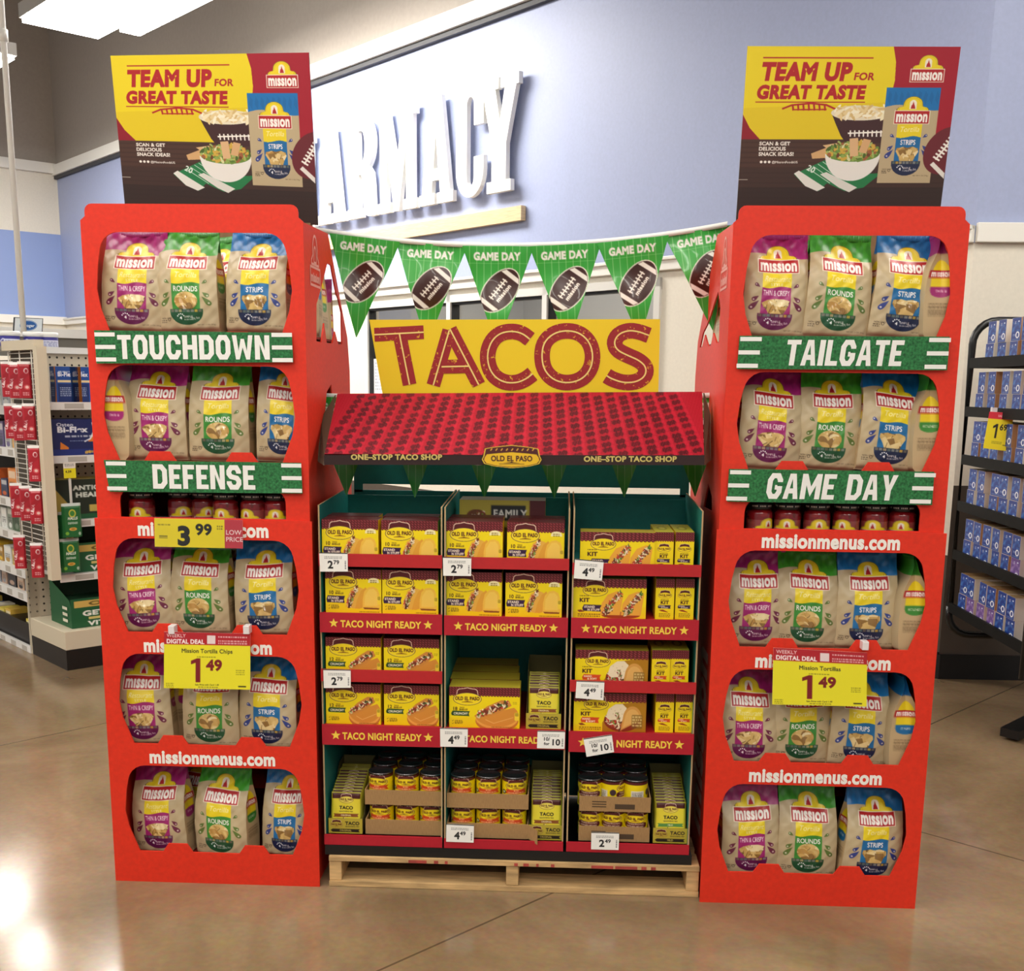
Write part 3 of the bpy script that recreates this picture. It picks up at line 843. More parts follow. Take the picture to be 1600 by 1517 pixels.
def art_awning(nx=420):
    aw, ah = 6., 1.4
    c = Cv(aw, ah, nx, '#a41226', ss=2)
    n = 26
    r = random.Random(2)
    for i in range(n):
        # the printed tile courses converge towards the ridge
        X = lambda t, y: aw/2+(aw*((i+t)/n*1.04-.02)-aw/2)*(1.0-.15*(1-y/ah))
        c.poly([(X(.55, 0), 0), (X(.8, 0), 0), (X(.8, ah), ah), (X(.55, ah), ah)], '#c8203a', .55)
        for j in range(11):
            y = ah*(j+.5*(i % 2))/11; h_ = ah/11; e = r.uniform(-.10, .10); y += r.uniform(-.02, .02)
            g = r.uniform(.0, .12)
            c.poly([(X(-.04, y), y+h_*(.35+g)), (X(.10+e, y), y+h_*.12), (X(.26, y), y+h_*.22), (X(.44+e, y), y+h_*-.02), (X(.58, y), y+h_*.10), (X(.66, y), y+h_*.50), (X(.60, y), y+h_*.80), (X(.40-e, y), y+h_*.72), (X(.22, y), y+h_*1.0), (X(.04, y), y+h_*.86)], '#3a0710', r.uniform(.75, 1.))
            for q_ in range(5): c.line([(X(-.05+q_*.15, y), y+h_*.9), (X(.1+q_*.15, y), y+h_*.1)], .012, '#8a1426', al=.6)
            c.poly([(X(.55, y), y+h_*.45), (X(1.0, y), y+h_*.35), (X(1.0, y), y+h_*.5), (X(.55, y), y+h_*.6)], '#8e1022', .5)
    for k in range(130):
        c.line([(k*.05, 0), (k*.05-.30, ah)], .008, '#e0405a', al=.22)
    return c
def art_family(nx=110):
    c = Cv(1.3, .40, nx, '#b9a83a'); c.rect(.48, .08, 1.0, .30, '#1d1c1c'); c.text('FAMILY', .52, .25, .12, '#e8e6dc', 'l', .03, .95)
    c.rect(1.06, 0, 1.3, .30, '#561318'); c.ell(.26, .24, .15, .10, '#6d3a1c'); filling(c, .14, .28, .38, .2, 40, 3, .03); c.ell(1.08, .27, .06, .05, '#8b2a20')
    return c
def art_jar(nx=90):
    c = Cv(2., 1., nx, '#7c1219')
    r = random.Random(8)
    for i in range(60): c.ell(r.uniform(0, 2), r.uniform(0, 1), r.uniform(.03, .1), r.uniform(.03, .08), r.choice(['#93201c', '#6a0f14', '#a8352a', '#55190f']), .7)
    c.rect(.45, .28, 1.55, 1, '#d9c9a6', .25); logo(c, 1.0, .24, .74, .52)
    return c
def art_red_pack(nx=36, top='#e8e4e0'):
    c = Cv(.42, 1., nx, '#b5202f'); c.rect(0, 0, .42, .08, top)
    c.ell(.26, .26, .075, .075, '#f0dede'); c.ell(.26, .26, .045, .05, '#b5202f'); c.text('L', .12, .62, .13, '#f3e1e1', 'c', .03, 1.2, rot=-1.4)
    c.text('UNA', .13, .60, .10, '#f3e1e1', 'c', .03, 1, rot=-1.35); c.ell(.26, .70, .10, .07, '#d9565c'); c.ell(.26, .70, .055, .04, '#f0c9c4'); c.scrawl(.12, .84, .2, .03, '#f3d6d6', 2, 2)
    c.poly([(0, .45), (.42, .12), (.42, .3), (0, .66)], '#8f1422', .35)
    return c
def art_plain(aw, ah, nx, bg, items):
    c = Cv(aw, ah, nx, bg)
    for it in items:
        k = it[0]
        getattr(c, k)(*it[1:])
    return c
def art_pack_green(nx=60):
    c = Cv(.66, 1., nx, '#1f6b35'); c.rect(0, 0, .66, .09, '#cfd6cf'); c.ell(.33, .30, .12, .12, '#cfc94a'); c.ell(.33, .30, .08, .08, '#3e8a3a')
    c.text('HALLS', .33, .48, .085, '#f2f5f0', 'c', .05, 1, .2, maxw=.46); c.text('DEFENSE', .33, .61, .06, '#f2f5f0', 'c', .03, 1, .1, maxw=.38); c.ell(.33, .76, .13, .05, '#e0b352'); c.ell(.33, .76, .07, .028, '#b8832a')
    c.ell(.13, .88, .06, .05, '#7fb83a'); c.ell(.55, .9, .05, .05, '#d8dfd4', .8)
    return c
def art_vitamin(nx=130):
    c = Cv(1.3, .72, nx, '#175a33'); c.rect(.05, .06, 1.3, .22, '#d3b25c'); c.ell(.34, .14, .09, .05, '#6b5620'); c.ell(.34, .14, .05, .028, '#d3b25c'); c.scrawl(.46, .11, .6, .06, '#6b5620', 1, 2)
    c.text('GET MORE', .16, .43, .13, '#f4f4ee', 'l', .05, 1.0); c.rect(.24, .47, 1.2, .53, '#d8c678'); c.scrawl(.4, .485, .6, .03, '#6b5620', 1, 4); c.text('VITAMIN', .22, .68, .12, '#f4f4ee', 'l', .05, 1.0)
    return c
def art_biflex(nx=120):
    c = Cv(1.2, .80, nx, '#17245e'); c.poly([(.76, .08), (1.2, .0), (1.2, .5), (.66, .5), (.78, .3)], '#e8842a'); c.line([(.75, .08), (.78, .26), (.70, .44), (.60, .5)], .03, '#eef0f4')
    c.poly([(.18, .80), (.20, .5), (.33, .62), (.32, .8)], '#e8842a'); c.text('Osteo', .15, .16, .08, '#e9edf6', 'l', .02); c.text('Bi-Flex', .16, .29, .13, '#f4f6fb', 'l', .05, 1.0)
    c.scrawl(.28, .36, .5, .04, '#e9edf6', 1, 2); c.scrawl(.36, .47, .3, .02, '#9fb0dd', 1, 4); c.rect(0, .66, 1.2, .80, '#1f327c'); c.scrawl(.65, .7, .3, .05, '#e3b24a', 1, 6); c.text('#1', .60, .76, .07, '#f0c348', 'l', .03)
    return c
def art_biflex_small(nx=80):
    c = Cv(.66, .95, nx, '#1d4fa0'); c.poly([(.50, 0), (.66, 0), (.66, .95), (.48, .95), (.58, .5)], '#ef8a2c'); c.text('Bi-Flex', .06, .26, .12, '#f4f6fb', 'l', .04, .85, maxw=.42); c.scrawl(.08, .12, .3, .04, '#dfe6f4', 1, 2)
    c.rect(.05, .36, .5, .42, '#e9d9a8'); c.rect(.05, .46, .46, .95, '#17306e'); c.scrawl(.1, .55, .3, .03, '#c9d3ea', 5, 3)
    return c
def art_kroger(nx=90):
    c = Cv(1.7, 1., nx, '#e9f1f6'); c.rect(0, 0, 1.7, .05, '#22262c'); c.rect(0, 0, .05, 1, '#22262c'); c.rect(1.65, 0, 1.7, 1, '#22262c')
    c.ell(.85, .56, .50, .36, '#1b5fae'); c.ell(.85, .56, .47, .335, '#e7f0f8'); c.ell(.85, .56, .45, .315, '#1b5fae'); c.text('Kroger', .85, .66, .23, '#f3f8fc', 'c', .04, 1, maxw=.72)
    return c
# ------------------------------------------------------------------ the room
R2 = math.sqrt(.5)
AW = math.radians(43.5)
CW = np.array([1.8306, 5.3721, 0.])                     # corner where the pharmacy wall meets the facing wall
DW = np.array([-math.sin(AW), math.cos(AW), 0.])        # along the pharmacy wall, away from the corner
NW = np.array([-DW[1], DW[0], 0.])                      # out of the wall towards the shop
if NW @ (CAMO-CW) < 0: NW = -NW
ZV = np.array([0, 0, 1.])
def wp(s, z, out=0.): return CW+DW*s+ZV*z+NW*out
def wall_px(x, y):
    p = at(x, y, pl=(CW, NW)); return float((p-CW) @ DW), float(p[2])
SEND = 11.3

def floor_material():
    m = mat('polished_concrete', '#8a7355', .22, 0, .5)
    nt = m.node_tree; b = nt.nodes['Principled BSDF']
    N = nt.nodes.new; Lk = nt.links.new
    tc = N('ShaderNodeTexCoord')
    n1 = N('ShaderNodeTexNoise'); n1.inputs['Scale'].default_value = 1.1; n1.inputs['Detail'].default_value = 7; n1.inputs['Roughness'].default_value = .62
    n1.inputs['Distortion'].default_value = .6
    n2 = N('ShaderNodeTexNoise'); n2.inputs['Scale'].default_value = 55; n2.inputs['Detail'].default_value = 4
    for n in (n1, n2): Lk(tc.outputs['Object'], n.inputs['Vector'])
    r = N('ShaderNodeValToRGB')
    r.color_ramp.elements[0].position = .32; r.color_ramp.elements[0].color = list(s2l(hx('#6b573e')))+[1]
    r.color_ramp.elements[1].position = .68; r.color_ramp.elements[1].color = list(s2l(hx('#987f62')))+[1]
    Lk(n1.outputs['Fac'], r.inputs['Fac'])
    mx = N('ShaderNodeMix'); mx.data_type = 'RGBA'; mx.blend_type = 'OVERLAY'; mx.inputs[0].default_value = .22
    Lk(r.outputs['Color'], mx.inputs[6]); Lk(n2.outputs['Color'], mx.inputs[7])
    # sawn joints of the slab, a 45 degree grid
    sep = N('ShaderNodeSeparateXYZ'); Lk(tc.outputs['Object'], sep.inputs[0])
    def M(op, a, bb=None, v=None):
        q = N('ShaderNodeMath'); q.operation = op
        for i, t in enumerate((a, bb)):
            if t is None: continue
            if isinstance(t, (int, float)): q.inputs[i].default_value = t
            else: Lk(t, q.inputs[i])
        return q.outputs[0]
    tot = None
    for (p, ang) in (((-.4128, 2.4345), 47.6), ((-2.1115, 4.0043), 48.5), ((1.1515, 3.3984), -40.6)):
        a = math.radians(ang); nx, ny = -math.sin(a), math.cos(a)
        d = M('ADD', M('MULTIPLY', sep.outputs[0], nx), M('MULTIPLY', sep.outputs[1], ny))
        d = M('ABSOLUTE', M('SUBTRACT', d, nx*p[0]+ny*p[1]))
        k = M('LESS_THAN', d, .0035)
        tot = k if tot is None else M('MAXIMUM', tot, k)
    m2 = N('ShaderNodeMix'); m2.data_type = 'RGBA'; Lk(M('MULTIPLY', tot, .7), m2.inputs[0]); Lk(mx.outputs[2], m2.inputs[6]); m2.inputs[7].default_value = list(s2l(hx('#3d3122')))+[1]
    Lk(m2.outputs[2], b.inputs['Base Color'])
    rr_ = N('ShaderNodeMapRange'); rr_.inputs[3].default_value = .09; rr_.inputs[4].default_value = .19
    Lk(n1.outputs['Fac'], rr_.inputs[0]); Lk(rr_.outputs[0], b.inputs['Roughness'])
    bp = N('ShaderNodeBump'); bp.inputs['Strength'].default_value = .05; bp.inputs['Distance'].default_value = .002
    n3 = N('ShaderNodeTexNoise'); n3.inputs['Scale'].default_value = 14; Lk(tc.outputs['Object'], n3.inputs['Vector'])
    Lk(n3.outputs['Fac'], bp.inputs['Height']); Lk(bp.outputs['Normal'], b.inputs['Normal'])
    return m
f = MB(); f.add([(-9, -4, 0), (7, -4, 0), (7, 16, 0), (-9, 16, 0)], [(0, 1, 2, 3)])
struct(f.build('floor', floor_material()))

BLUE = mat('wall_blue_paint', '#a3adcf', .5, noise=.015, scale=60, bump=.05)
CREAM = mat('wall_cream_paint', '#e6dfd0', .6, noise=.012, scale=60)
GREY = mat('upper_wall_grey', '#aaa197', .8, noise=.015, scale=30)
WHITE = mat('white_trim_paint', '#efece4', .45)
BROWN = mat('brown_wainscot', '#4d443c', .5, noise=.05, scale=8)
BLACK = mat('black_base', '#131212', .4)
ALU = mat('window_frame_white', '#dcdad4', .4)
DARKM = mat('window_gasket', '#1a1a1c', .4)

# pharmacy wall: blue band above the trim, cream below with a glazed opening
W0, W1, WZ0, WZ1 = 1.86, 4.90, .95, 1.985
w = MB()
w.prism([[(0, 2.02), (SEND, 2.02), (SEND, 3.69), (0, 3.69)]], CW, DW, ZV, -NW*.12, 0)
w.prism([[(0, 3.69), (SEND, 3.69), (SEND, 6.5), (0, 6.5)]], CW, DW, ZV, -NW*.12, 1)
w.prism([[(0, .60), (SEND, .60), (SEND, 2.02), (0, 2.02)], [(W0, WZ0), (W1, WZ0), (W1, WZ1), (W0, WZ1)]], CW, DW, ZV, -NW*.12, 2)
w.prism([[(0, 0), (SEND, 0), (SEND, .60), (0, .60)]], CW, DW, ZV, -NW*.12, 3)
struct(w.build('wall_pharmacy', [BLUE, GREY, CREAM, BROWN]))
t = MB(); t.obox(wp(0, 2.02, .001), DW*SEND, NW*.03, ZV*.075); t.obox(wp(0, 2.075, .001), DW*SEND, NW*.045, ZV*.02)
struct(t.build('trim_1', WHITE, bevel=.004))
t = MB(); t.obox(wp(0, 3.70, .001), DW*SEND, NW*.06, ZV*.11); t.obox(wp(0, 3.665, .001), DW*SEND, NW*.035, ZV*.035, 1)
struct(t.build('trim_2', [WHITE, mat('dark_trim_line', '#3c3c40', .6)]))  # dark line of trim below the white moulding
t = MB(); t.obox(wp(0, 0, .001), DW*1.2, NW*.012, ZV*.13)
struct(t.build('baseboard_pharmacy', BLACK))
# white panel on the wall next to the corner
t = MB(); t.obox(wp(.22, .60, .001), DW*1.2, NW*.012, ZV*1.40)
struct(t.build('trim_3', mat('white_door_panel', '#f1eee6', .5)))
# facing wall on the right
w = MB()
RX = CW+np.array([3.4, .03, 0])
ux = (RX-CW)/np.linalg.norm(RX-CW); ln = 3.4; ny_ = np.array([-ux[1], ux[0], 0])
w.prism([[(0, 2.02), (ln, 2.02), (ln, 6.5), (0, 6.5)]], CW, ux, ZV, ny_*.1, 0)
w.prism([[(0, .93), (ln, .93), (ln, 2.02), (0, 2.02)]], CW, ux, ZV, ny_*.1, 1)
w.prism([[(0, 0), (ln, 0), (ln, .93), (0, .93)]], CW, ux, ZV, ny_*.1, 2)
struct(w.build('wall_right', [BLUE, CREAM, BROWN]))
t = MB(); t.obox(CW+ZV*2.02-ny_*.03, ux*ln, ny_*.029, ZV*.085)
struct(t.build('trim_4', WHITE, bevel=.004))
t = MB(); t.obox(CW-ny_*.014, ux*ln, ny_*.013, ZV*.12); t.obox(CW+DW*-.002-ny_*.014+NW*.002, DW*.03, -ny_*.002, ZV*.12)
struct(t.build('baseboard_right', BLACK))
# left wall, square to the pharmacy wall
CL = CW+DW*SEND
w = MB()
w.prism([[(0, 2.10), (5, 2.10), (5, 3.05), (0, 3.05)]], CL, NW, ZV, DW*.1, 0)
w.prism([[(0, 3.05), (5, 3.05), (5, 3.72), (0, 3.72)]], CL, NW, ZV, DW*.1, 1)
w.prism([[(0, 3.72), (5, 3.72), (5, 6.5), (0, 6.5)]], CL, NW, ZV, DW*.1, 2)
w.prism([[(0, 0), (5, 0), (5, 2.10), (0, 2.10)]], CL, NW, ZV, DW*.1, 1)
struct(w.build('wall_left', [mat('wall_deep_blue', '#8ea2d2', .5), CREAM, GREY]))
t = MB(); t.obox(CL+ZV*3.72-DW*.06, NW*5, DW*.058, ZV*.11); t.obox(CL+ZV*2.02-DW*.04, NW*5, DW*.038, ZV*.09)
struct(t.build('trim_5', WHITE))
# ceiling
t = MB(); t.box(-9, 7, -4, 16, 6.5, 6.55)
struct(t.build('ceiling', mat('ceiling_white', '#b5afa6', .9)))

# glazed front of the pharmacy with the lit room behind it
m = MB()
fr = .045
for s0 in (W0, W0+.955, W0+1.955, W1-fr):
    m.obox(wp(s0, WZ0, -.07), DW*fr, NW*.09, ZV*(WZ1-WZ0), 0)
    m.obox(wp(s0-.012 if s0 > W0+.1 else s0+fr, WZ0, -.055), DW*.012, NW*.06, ZV*(WZ1-WZ0), 1)
m.obox(wp(W0, WZ1-.05, -.07), DW*(W1-W0), NW*.09, ZV*.05, 0); m.obox(wp(W0, WZ0, -.07), DW*(W1-W0), NW*.11, ZV*.05, 0)
m.obox(wp(W0, WZ1-.066, -.055), DW*(W1-W0), NW*.06, ZV*.016, 1)
win = struct(m.build('window_1', [ALU, DARKM]))
glass = mat('window_glass', '#ffffff', .03)
nt = glass.node_tree; nt.nodes.clear()
o_ = nt.nodes.new('ShaderNodeOutputMaterial'); mx_ = nt.nodes.new('ShaderNodeMixShader'); tr_ = nt.nodes.new('ShaderNodeBsdfTransparent'); gl_ = nt.nodes.new('ShaderNodeBsdfGlossy'); fr_ = nt.nodes.new('ShaderNodeLayerWeight'); fr_.inputs[0].default_value = .22; mr_ = nt.nodes.new('ShaderNodeMapRange'); mr_.inputs[3].default_value = .035; mr_.inputs[4].default_value = .75
gl_.inputs['Roughness'].default_value = .03; tr_.inputs[0].default_value = (1, 1, 1, 1)
nt.links.new(fr_.outputs['Facing'], mr_.inputs[0]); nt.links.new(mr_.outputs[0], mx_.inputs[0]); nt.links.new(tr_.outputs[0], mx_.inputs[1]); nt.links.new(gl_.outputs[0], mx_.inputs[2]); nt.links.new(mx_.outputs[0], o_.inputs[0])
m = MB(); m.obox(wp(W0, WZ0, -.035), DW*(W1-W0), NW*.006, ZV*(WZ1-WZ0))
g = m.build('pane', glass, win)
m = MB()
bk = -2.2
GI = mat('dispensary_grey', '#c4c4c2', .7)
m.obox(wp(W0-.6, 0, bk), DW*(W1-W0+1.2), NW*.05, ZV*2.6, 0)
m.obox(wp(W0-.6, 0, bk), DW*.05, NW*(-bk-.13), ZV*2.6, 0); m.obox(wp(W1+.6, 0, bk), DW*.05, NW*(-bk-.13), ZV*2.6, 0)
m.obox(wp(W0-.6, 2.55, bk), DW*(W1-W0+1.2), NW*(-bk-.13), ZV*.05, 0)
struct(m.build('wall_dispensary', GI))
for i, s0 in enumerate((2.0, 3.1, 4.2)):
    m = MB(); m.obox(wp(s0, 2.53, -1.5), DW*.55, NW*.6, ZV*.018, 0); m.obox(wp(s0-.02, 2.535, -1.52), DW*.59, NW*.64, ZV*.014, 1)
    tag(m.build('ceiling_light', [mat('light_panel', '#fff7e8', .5, emit=9.), ALU]), ['square ceiling light inside the pharmacy behind the right window pane', 'square ceiling light inside the pharmacy behind the middle window pane', 'square ceiling light inside the pharmacy behind the left window pane'][i], 'light', 'lights inside the pharmacy')
# notice sheets behind the glass at the left
p0 = wp(4.72, 1.30, -.02)
me = art_plate('notice', art_plain(1, 1.3, 50, '#eef0f4', [('rect', 0, .92, 1, 1.3, '#22356f'), ('scrawl', .1, .1, .8, .05, '#9aa0ad', 9, 2), ('scrawl', .2, .98, .6, .07, '#e7ebf5', 2, 3)]).out(), wp(4.84, 1.19, -.025), wp(4.62, 1.19, -.025), wp(4.62, 1.56, -.025), wp(4.84, 1.56, -.025), .002)
tag(link('notice', me), 'white and navy notice sheet on the left pharmacy window pane', 'notice')

# ------------------------------------------------------------------ PHARMACY letters, slab serif
SA = [(5.48, 5.065), (5.035, 4.645), (4.635, 4.135), (4.115, 3.715), (3.70, 3.385), (3.44, 3.045)]
ZB, ZT = 2.60, 3.30
def L_A(w):
    return [[[(.02, 0), (.46, 0), (.46, .10), (.38, .10), (.40, .22), (.60, .22), (.62, .10), (.54, .10), (.54, 0), (.98, 0), (.98, .10), (.90, .10), (.66, 1), (.34, 1), (.10, .10), (.02, .10)], [(.43, .33), (.50, .66), (.57, .33)]]]
def arcp(cx, cy, rx, ry, a0, a1, n=12): return [(cx+rx*math.cos(math.radians(a0+(a1-a0)*i/(n-1))), cy+ry*math.sin(math.radians(a0+(a1-a0)*i/(n-1)))) for i in range(n)]
def L_R(w):
    return [[[(.02, 0), (.52, 0), (.52, .10), (.42, .10), (.42, .44), (.50, .44)]+[(.56, .36), (.58, .12)]+arcp(.76, .12, .18, .12, 180, 270, 6)+[(.98, 0), (.98, .08), (.92, .10), (.90, .30)]+[(.86, .44), (.76, .50)]+arcp(.62, .74, .32, .26, -50, 90, 12)+[(.02, 1), (.02, .90), (.12, .90), (.12, .10), (.02, .10)],
             [(.42, .56), (.52, .56)]+arcp(.52, .72, .12, .16, -80, 80, 8)+[(.42, .88)]]]
def L_M(w):
    return [[[(.02, 0), (.34, 0), (.34, .10), (.26, .10), (.26, .62), (.44, 0), (.56, 0), (.74, .62), (.74, .10), (.66, .10), (.66, 0), (.98, 0), (.98, .10), (.91, .10), (.91, .90), (.98, .90), (.98, 1), (.70, 1), (.50, .45), (.30, 1), (.02, 1), (.02, .90), (.09, .90), (.09, .10), (.02, .10)]]]
def L_C(w):
    return [[arcp(.5, .24, .46, .24, 180, 270, 8)+arcp(.5, .24, .46, .24, 270, 360, 8)+[(.96, .36), (.64, .36), (.64, .20)]+arcp(.52, .17, .12, .07, 0, -180, 8)+[(.40, .80)]+arcp(.52, .83, .12, .07, 180, 0, 8)+[(.64, .64), (.96, .64), (.96, 1), (.80, 1), (.76, .96)]+arcp(.5, .76, .46, .24, 60, 180, 10)]]
def L_Y(w):
    return [[[(.20, 0), (.80, 0), (.80, .10), (.68, .10), (.68, .42), (.92, .90), (.98, .90), (.98, 1), (.54, 1), (.54, .90), (.64, .90), (.52, .62), (.40, .90), (.48, .90), (.48, 1), (.02, 1), (.02, .90), (.08, .90), (.32, .42), (.32, .10), (.20, .10)]]]
def L_P(w):
    return [[[(.02, 0), (.52, 0), (.52, .10), (.42, .10), (.42, .42), (.60, .42)]+arcp(.60, .71, .36, .29, -80, 90, 12)+[(.02, 1), (.02, .90), (.12, .90), (.12, .10), (.02, .10)], [(.42, .54), (.54, .54)]+arcp(.54, .71, .12, .17, -80, 80, 8)+[(.42, .88)]]]
def L_H(w):
    return [[[(.02, 0), (.45, 0), (.45, .10), (.37, .10), (.37, .45), (.63, .45), (.63, .10), (.55, .10), (.55, 0), (.98, 0), (.98, .10), (.91, .10), (.91, .90), (.98, .90), (.98, 1), (.55, 1), (.55, .90), (.63, .90), (.63, .57), (.37, .57), (.37, .90), (.45, .90), (.45, 1), (.02, 1), (.02, .90), (.09, .90), (.09, .10), (.02, .10)]]]
LETM = mat('sign_letter_white', '#fbfaf4', .4)
for fn, (s1, s0), nm in zip((L_P, L_H, L_A, L_R, L_M, L_A, L_C, L_Y), [(6.36, 5.97), (5.95, 5.50)]+SA, 'PHARMACY'):
    b = MB()
    wd_ = s1-s0
    for loops in fn(wd_):
        b.prism([[(p[0]*wd_, p[1]*(ZT-ZB)) for p in L] for L in loops], wp(s1, ZB, .035), -DW, ZV, NW*.035)
    which = 'first ' if (nm == 'A' and s1 > 5) else ('second ' if nm == 'A' else '')
    tag(b.build('sign_letter', LETM), f'white slab-serif letter {nm}, {which}{"of two A letters " if which else ""}on the blue pharmacy wall', 'sign letter', 'pharmacy wall letters')
m = MB(); m.obox(wp(3.045, 2.41, .005), DW*3.2, NW*.04, ZV*.09, 0)
tag(m.build('wood_bar', [mat('pale_wood', '#d8bd92', .5, noise=.08, scale=6, stretch=(2, 2, 30))]), 'pale wood bar on blue wall under the big white letters', 'sign bar')

# ------------------------------------------------------------------ luminaires
LENS = mat('luminaire_lens', '#fffaf0', .5, emit=LUM)
LENSW = mat('luminaire_lens_wall', '#fffbf4', .5, emit=LUM*1.8)
HOUS = mat('luminaire_housing', '#c9c5bd', .5)
D1 = np.array([R2, -R2, 0.]); D2 = np.array([R2, R2, 0.])
def luminaire(c, L, Wd, label, lens=None):
    """linear fitting hanging under the ceiling: c is the middle of its lower face"""
    c = np.asarray(c, float)
    o = thing('ceiling_luminaire', label, 'light', tuple(c), 0, 'long ceiling luminaires')
    m = MB(); m.obox(-D1*L/2-D2*Wd/2+ZV*.03, D1*L, D2*Wd, ZV*.10); m.build('housing', HOUS, o)
    m = MB(); m.obox(-D1*(L/2-.01)-D2*(Wd/2-.02), D1*(L-.02), D2*(Wd-.04), ZV*.03); m.build('lens', lens or LENS, o)
    m = MB()
    for k in (-.35, .35): m.tube([D1*L*k+ZV*.13, D1*L*k+ZV*2.49], .006, 6)
    m.build('suspension_rod', mat('rod_white', '#e8e6e0', .4), o)
    return o
def lum_at(d1, d2, L, Wd, label, z=4.0, lens=None):
    c = D1*d1+D2*d2; c[2] = z
    return luminaire(c, L, Wd, label, lens)
lum_at(-7.65, 3.71, 3.2, .62, 'wide white ceiling luminaire nearest the pharmacy wall, upper left', 4.0, LENSW)
lum_at(-7.55, 4.17, 3.0, .20, 'narrow white ceiling luminaire beside the wide one, close to the pharmacy wall', 4.03, LENSW)
lum_at(-11.3, 3.5, 2.0, .5, 'white ceiling luminaire far back above the left aisle', 4.0, LENSW)
lum_at(-6.2, -1.4, 3.4, .5, 'white ceiling luminaire over the left aisle')
lum_at(-2.2, .2, 3.0, .5, 'white ceiling luminaire over the floor left of the chip display')
lum_at(1.8, .2, 3.0, .5, 'white ceiling luminaire over the floor right of the camera')
lum_at(-4.0, -3.2, 3.0, .5, 'white ceiling luminaire behind the camera on the left')
lum_at(.5, -3.2, 3.0, .5, 'white ceiling luminaire straight behind the camera')
lum_at(4.5, -3.2, 3.0, .5, 'white ceiling luminaire behind the camera on the right')
lum_at(-.4, 3.7, 3.0, .5, 'unseen white luminaire added over the blue box rack to brighten right wall')  # unseen fitting, added to brighten the rack and the right wall

# ------------------------------------------------------------------ chip bags
BAGM = art_mat('bag_print', .36, .5, 0, .10, 14)
WINM = art_mat('bag_window_film', .12, .6, .6, .25, 30)
BW, BH, BD = .158, .252, .085
def bag_form(seed, lean):
    r = np.random.default_rng(seed)
    ph = r.uniform(0, 6, 8)
    def halfw(v): return BW/2*(1-.03*v-.012*np.exp(-((v-.03)/.03)**2)+.008*np.sin(6*v+ph[0]))
    def halfd(v):
        t = np.clip((v-.56)/.38, 0, 1); t = t*t*(3-2*t)
        d = BD/2*(1-t)+.003*t
        return d*(1-.25*np.exp(-(v/.03)**2))*(1+.14*np.sin(np.pi*np.clip(v/.6, 0, 1)))
    def crease(u, v):
        q = .0022*np.sin(5*u+4*v+ph[1])+.0011*np.sin(15*v-6*u+ph[2])+.0007*np.sin(23*u+29*v+ph[3])+.0005*np.sin(53*v-31*u+ph[4])+.0012*np.abs(np.sin(7*v+4*u+ph[5]))
        return q*(.6+.5*v)
    def shift(v):
        t = np.clip((v-.5)/.5, 0, 1); return lean*t*t
    def front(u, v):
        t = 2*u-1
        x = t*halfw(v); y = -halfd(v)*(.80+.20*(1-np.abs(t)**5))+crease(u, v)+shift(v)
        return x, y, v*BH+.004*np.sin(5*u+ph[5])*v
    return halfw, halfd, crease, shift, front, ph
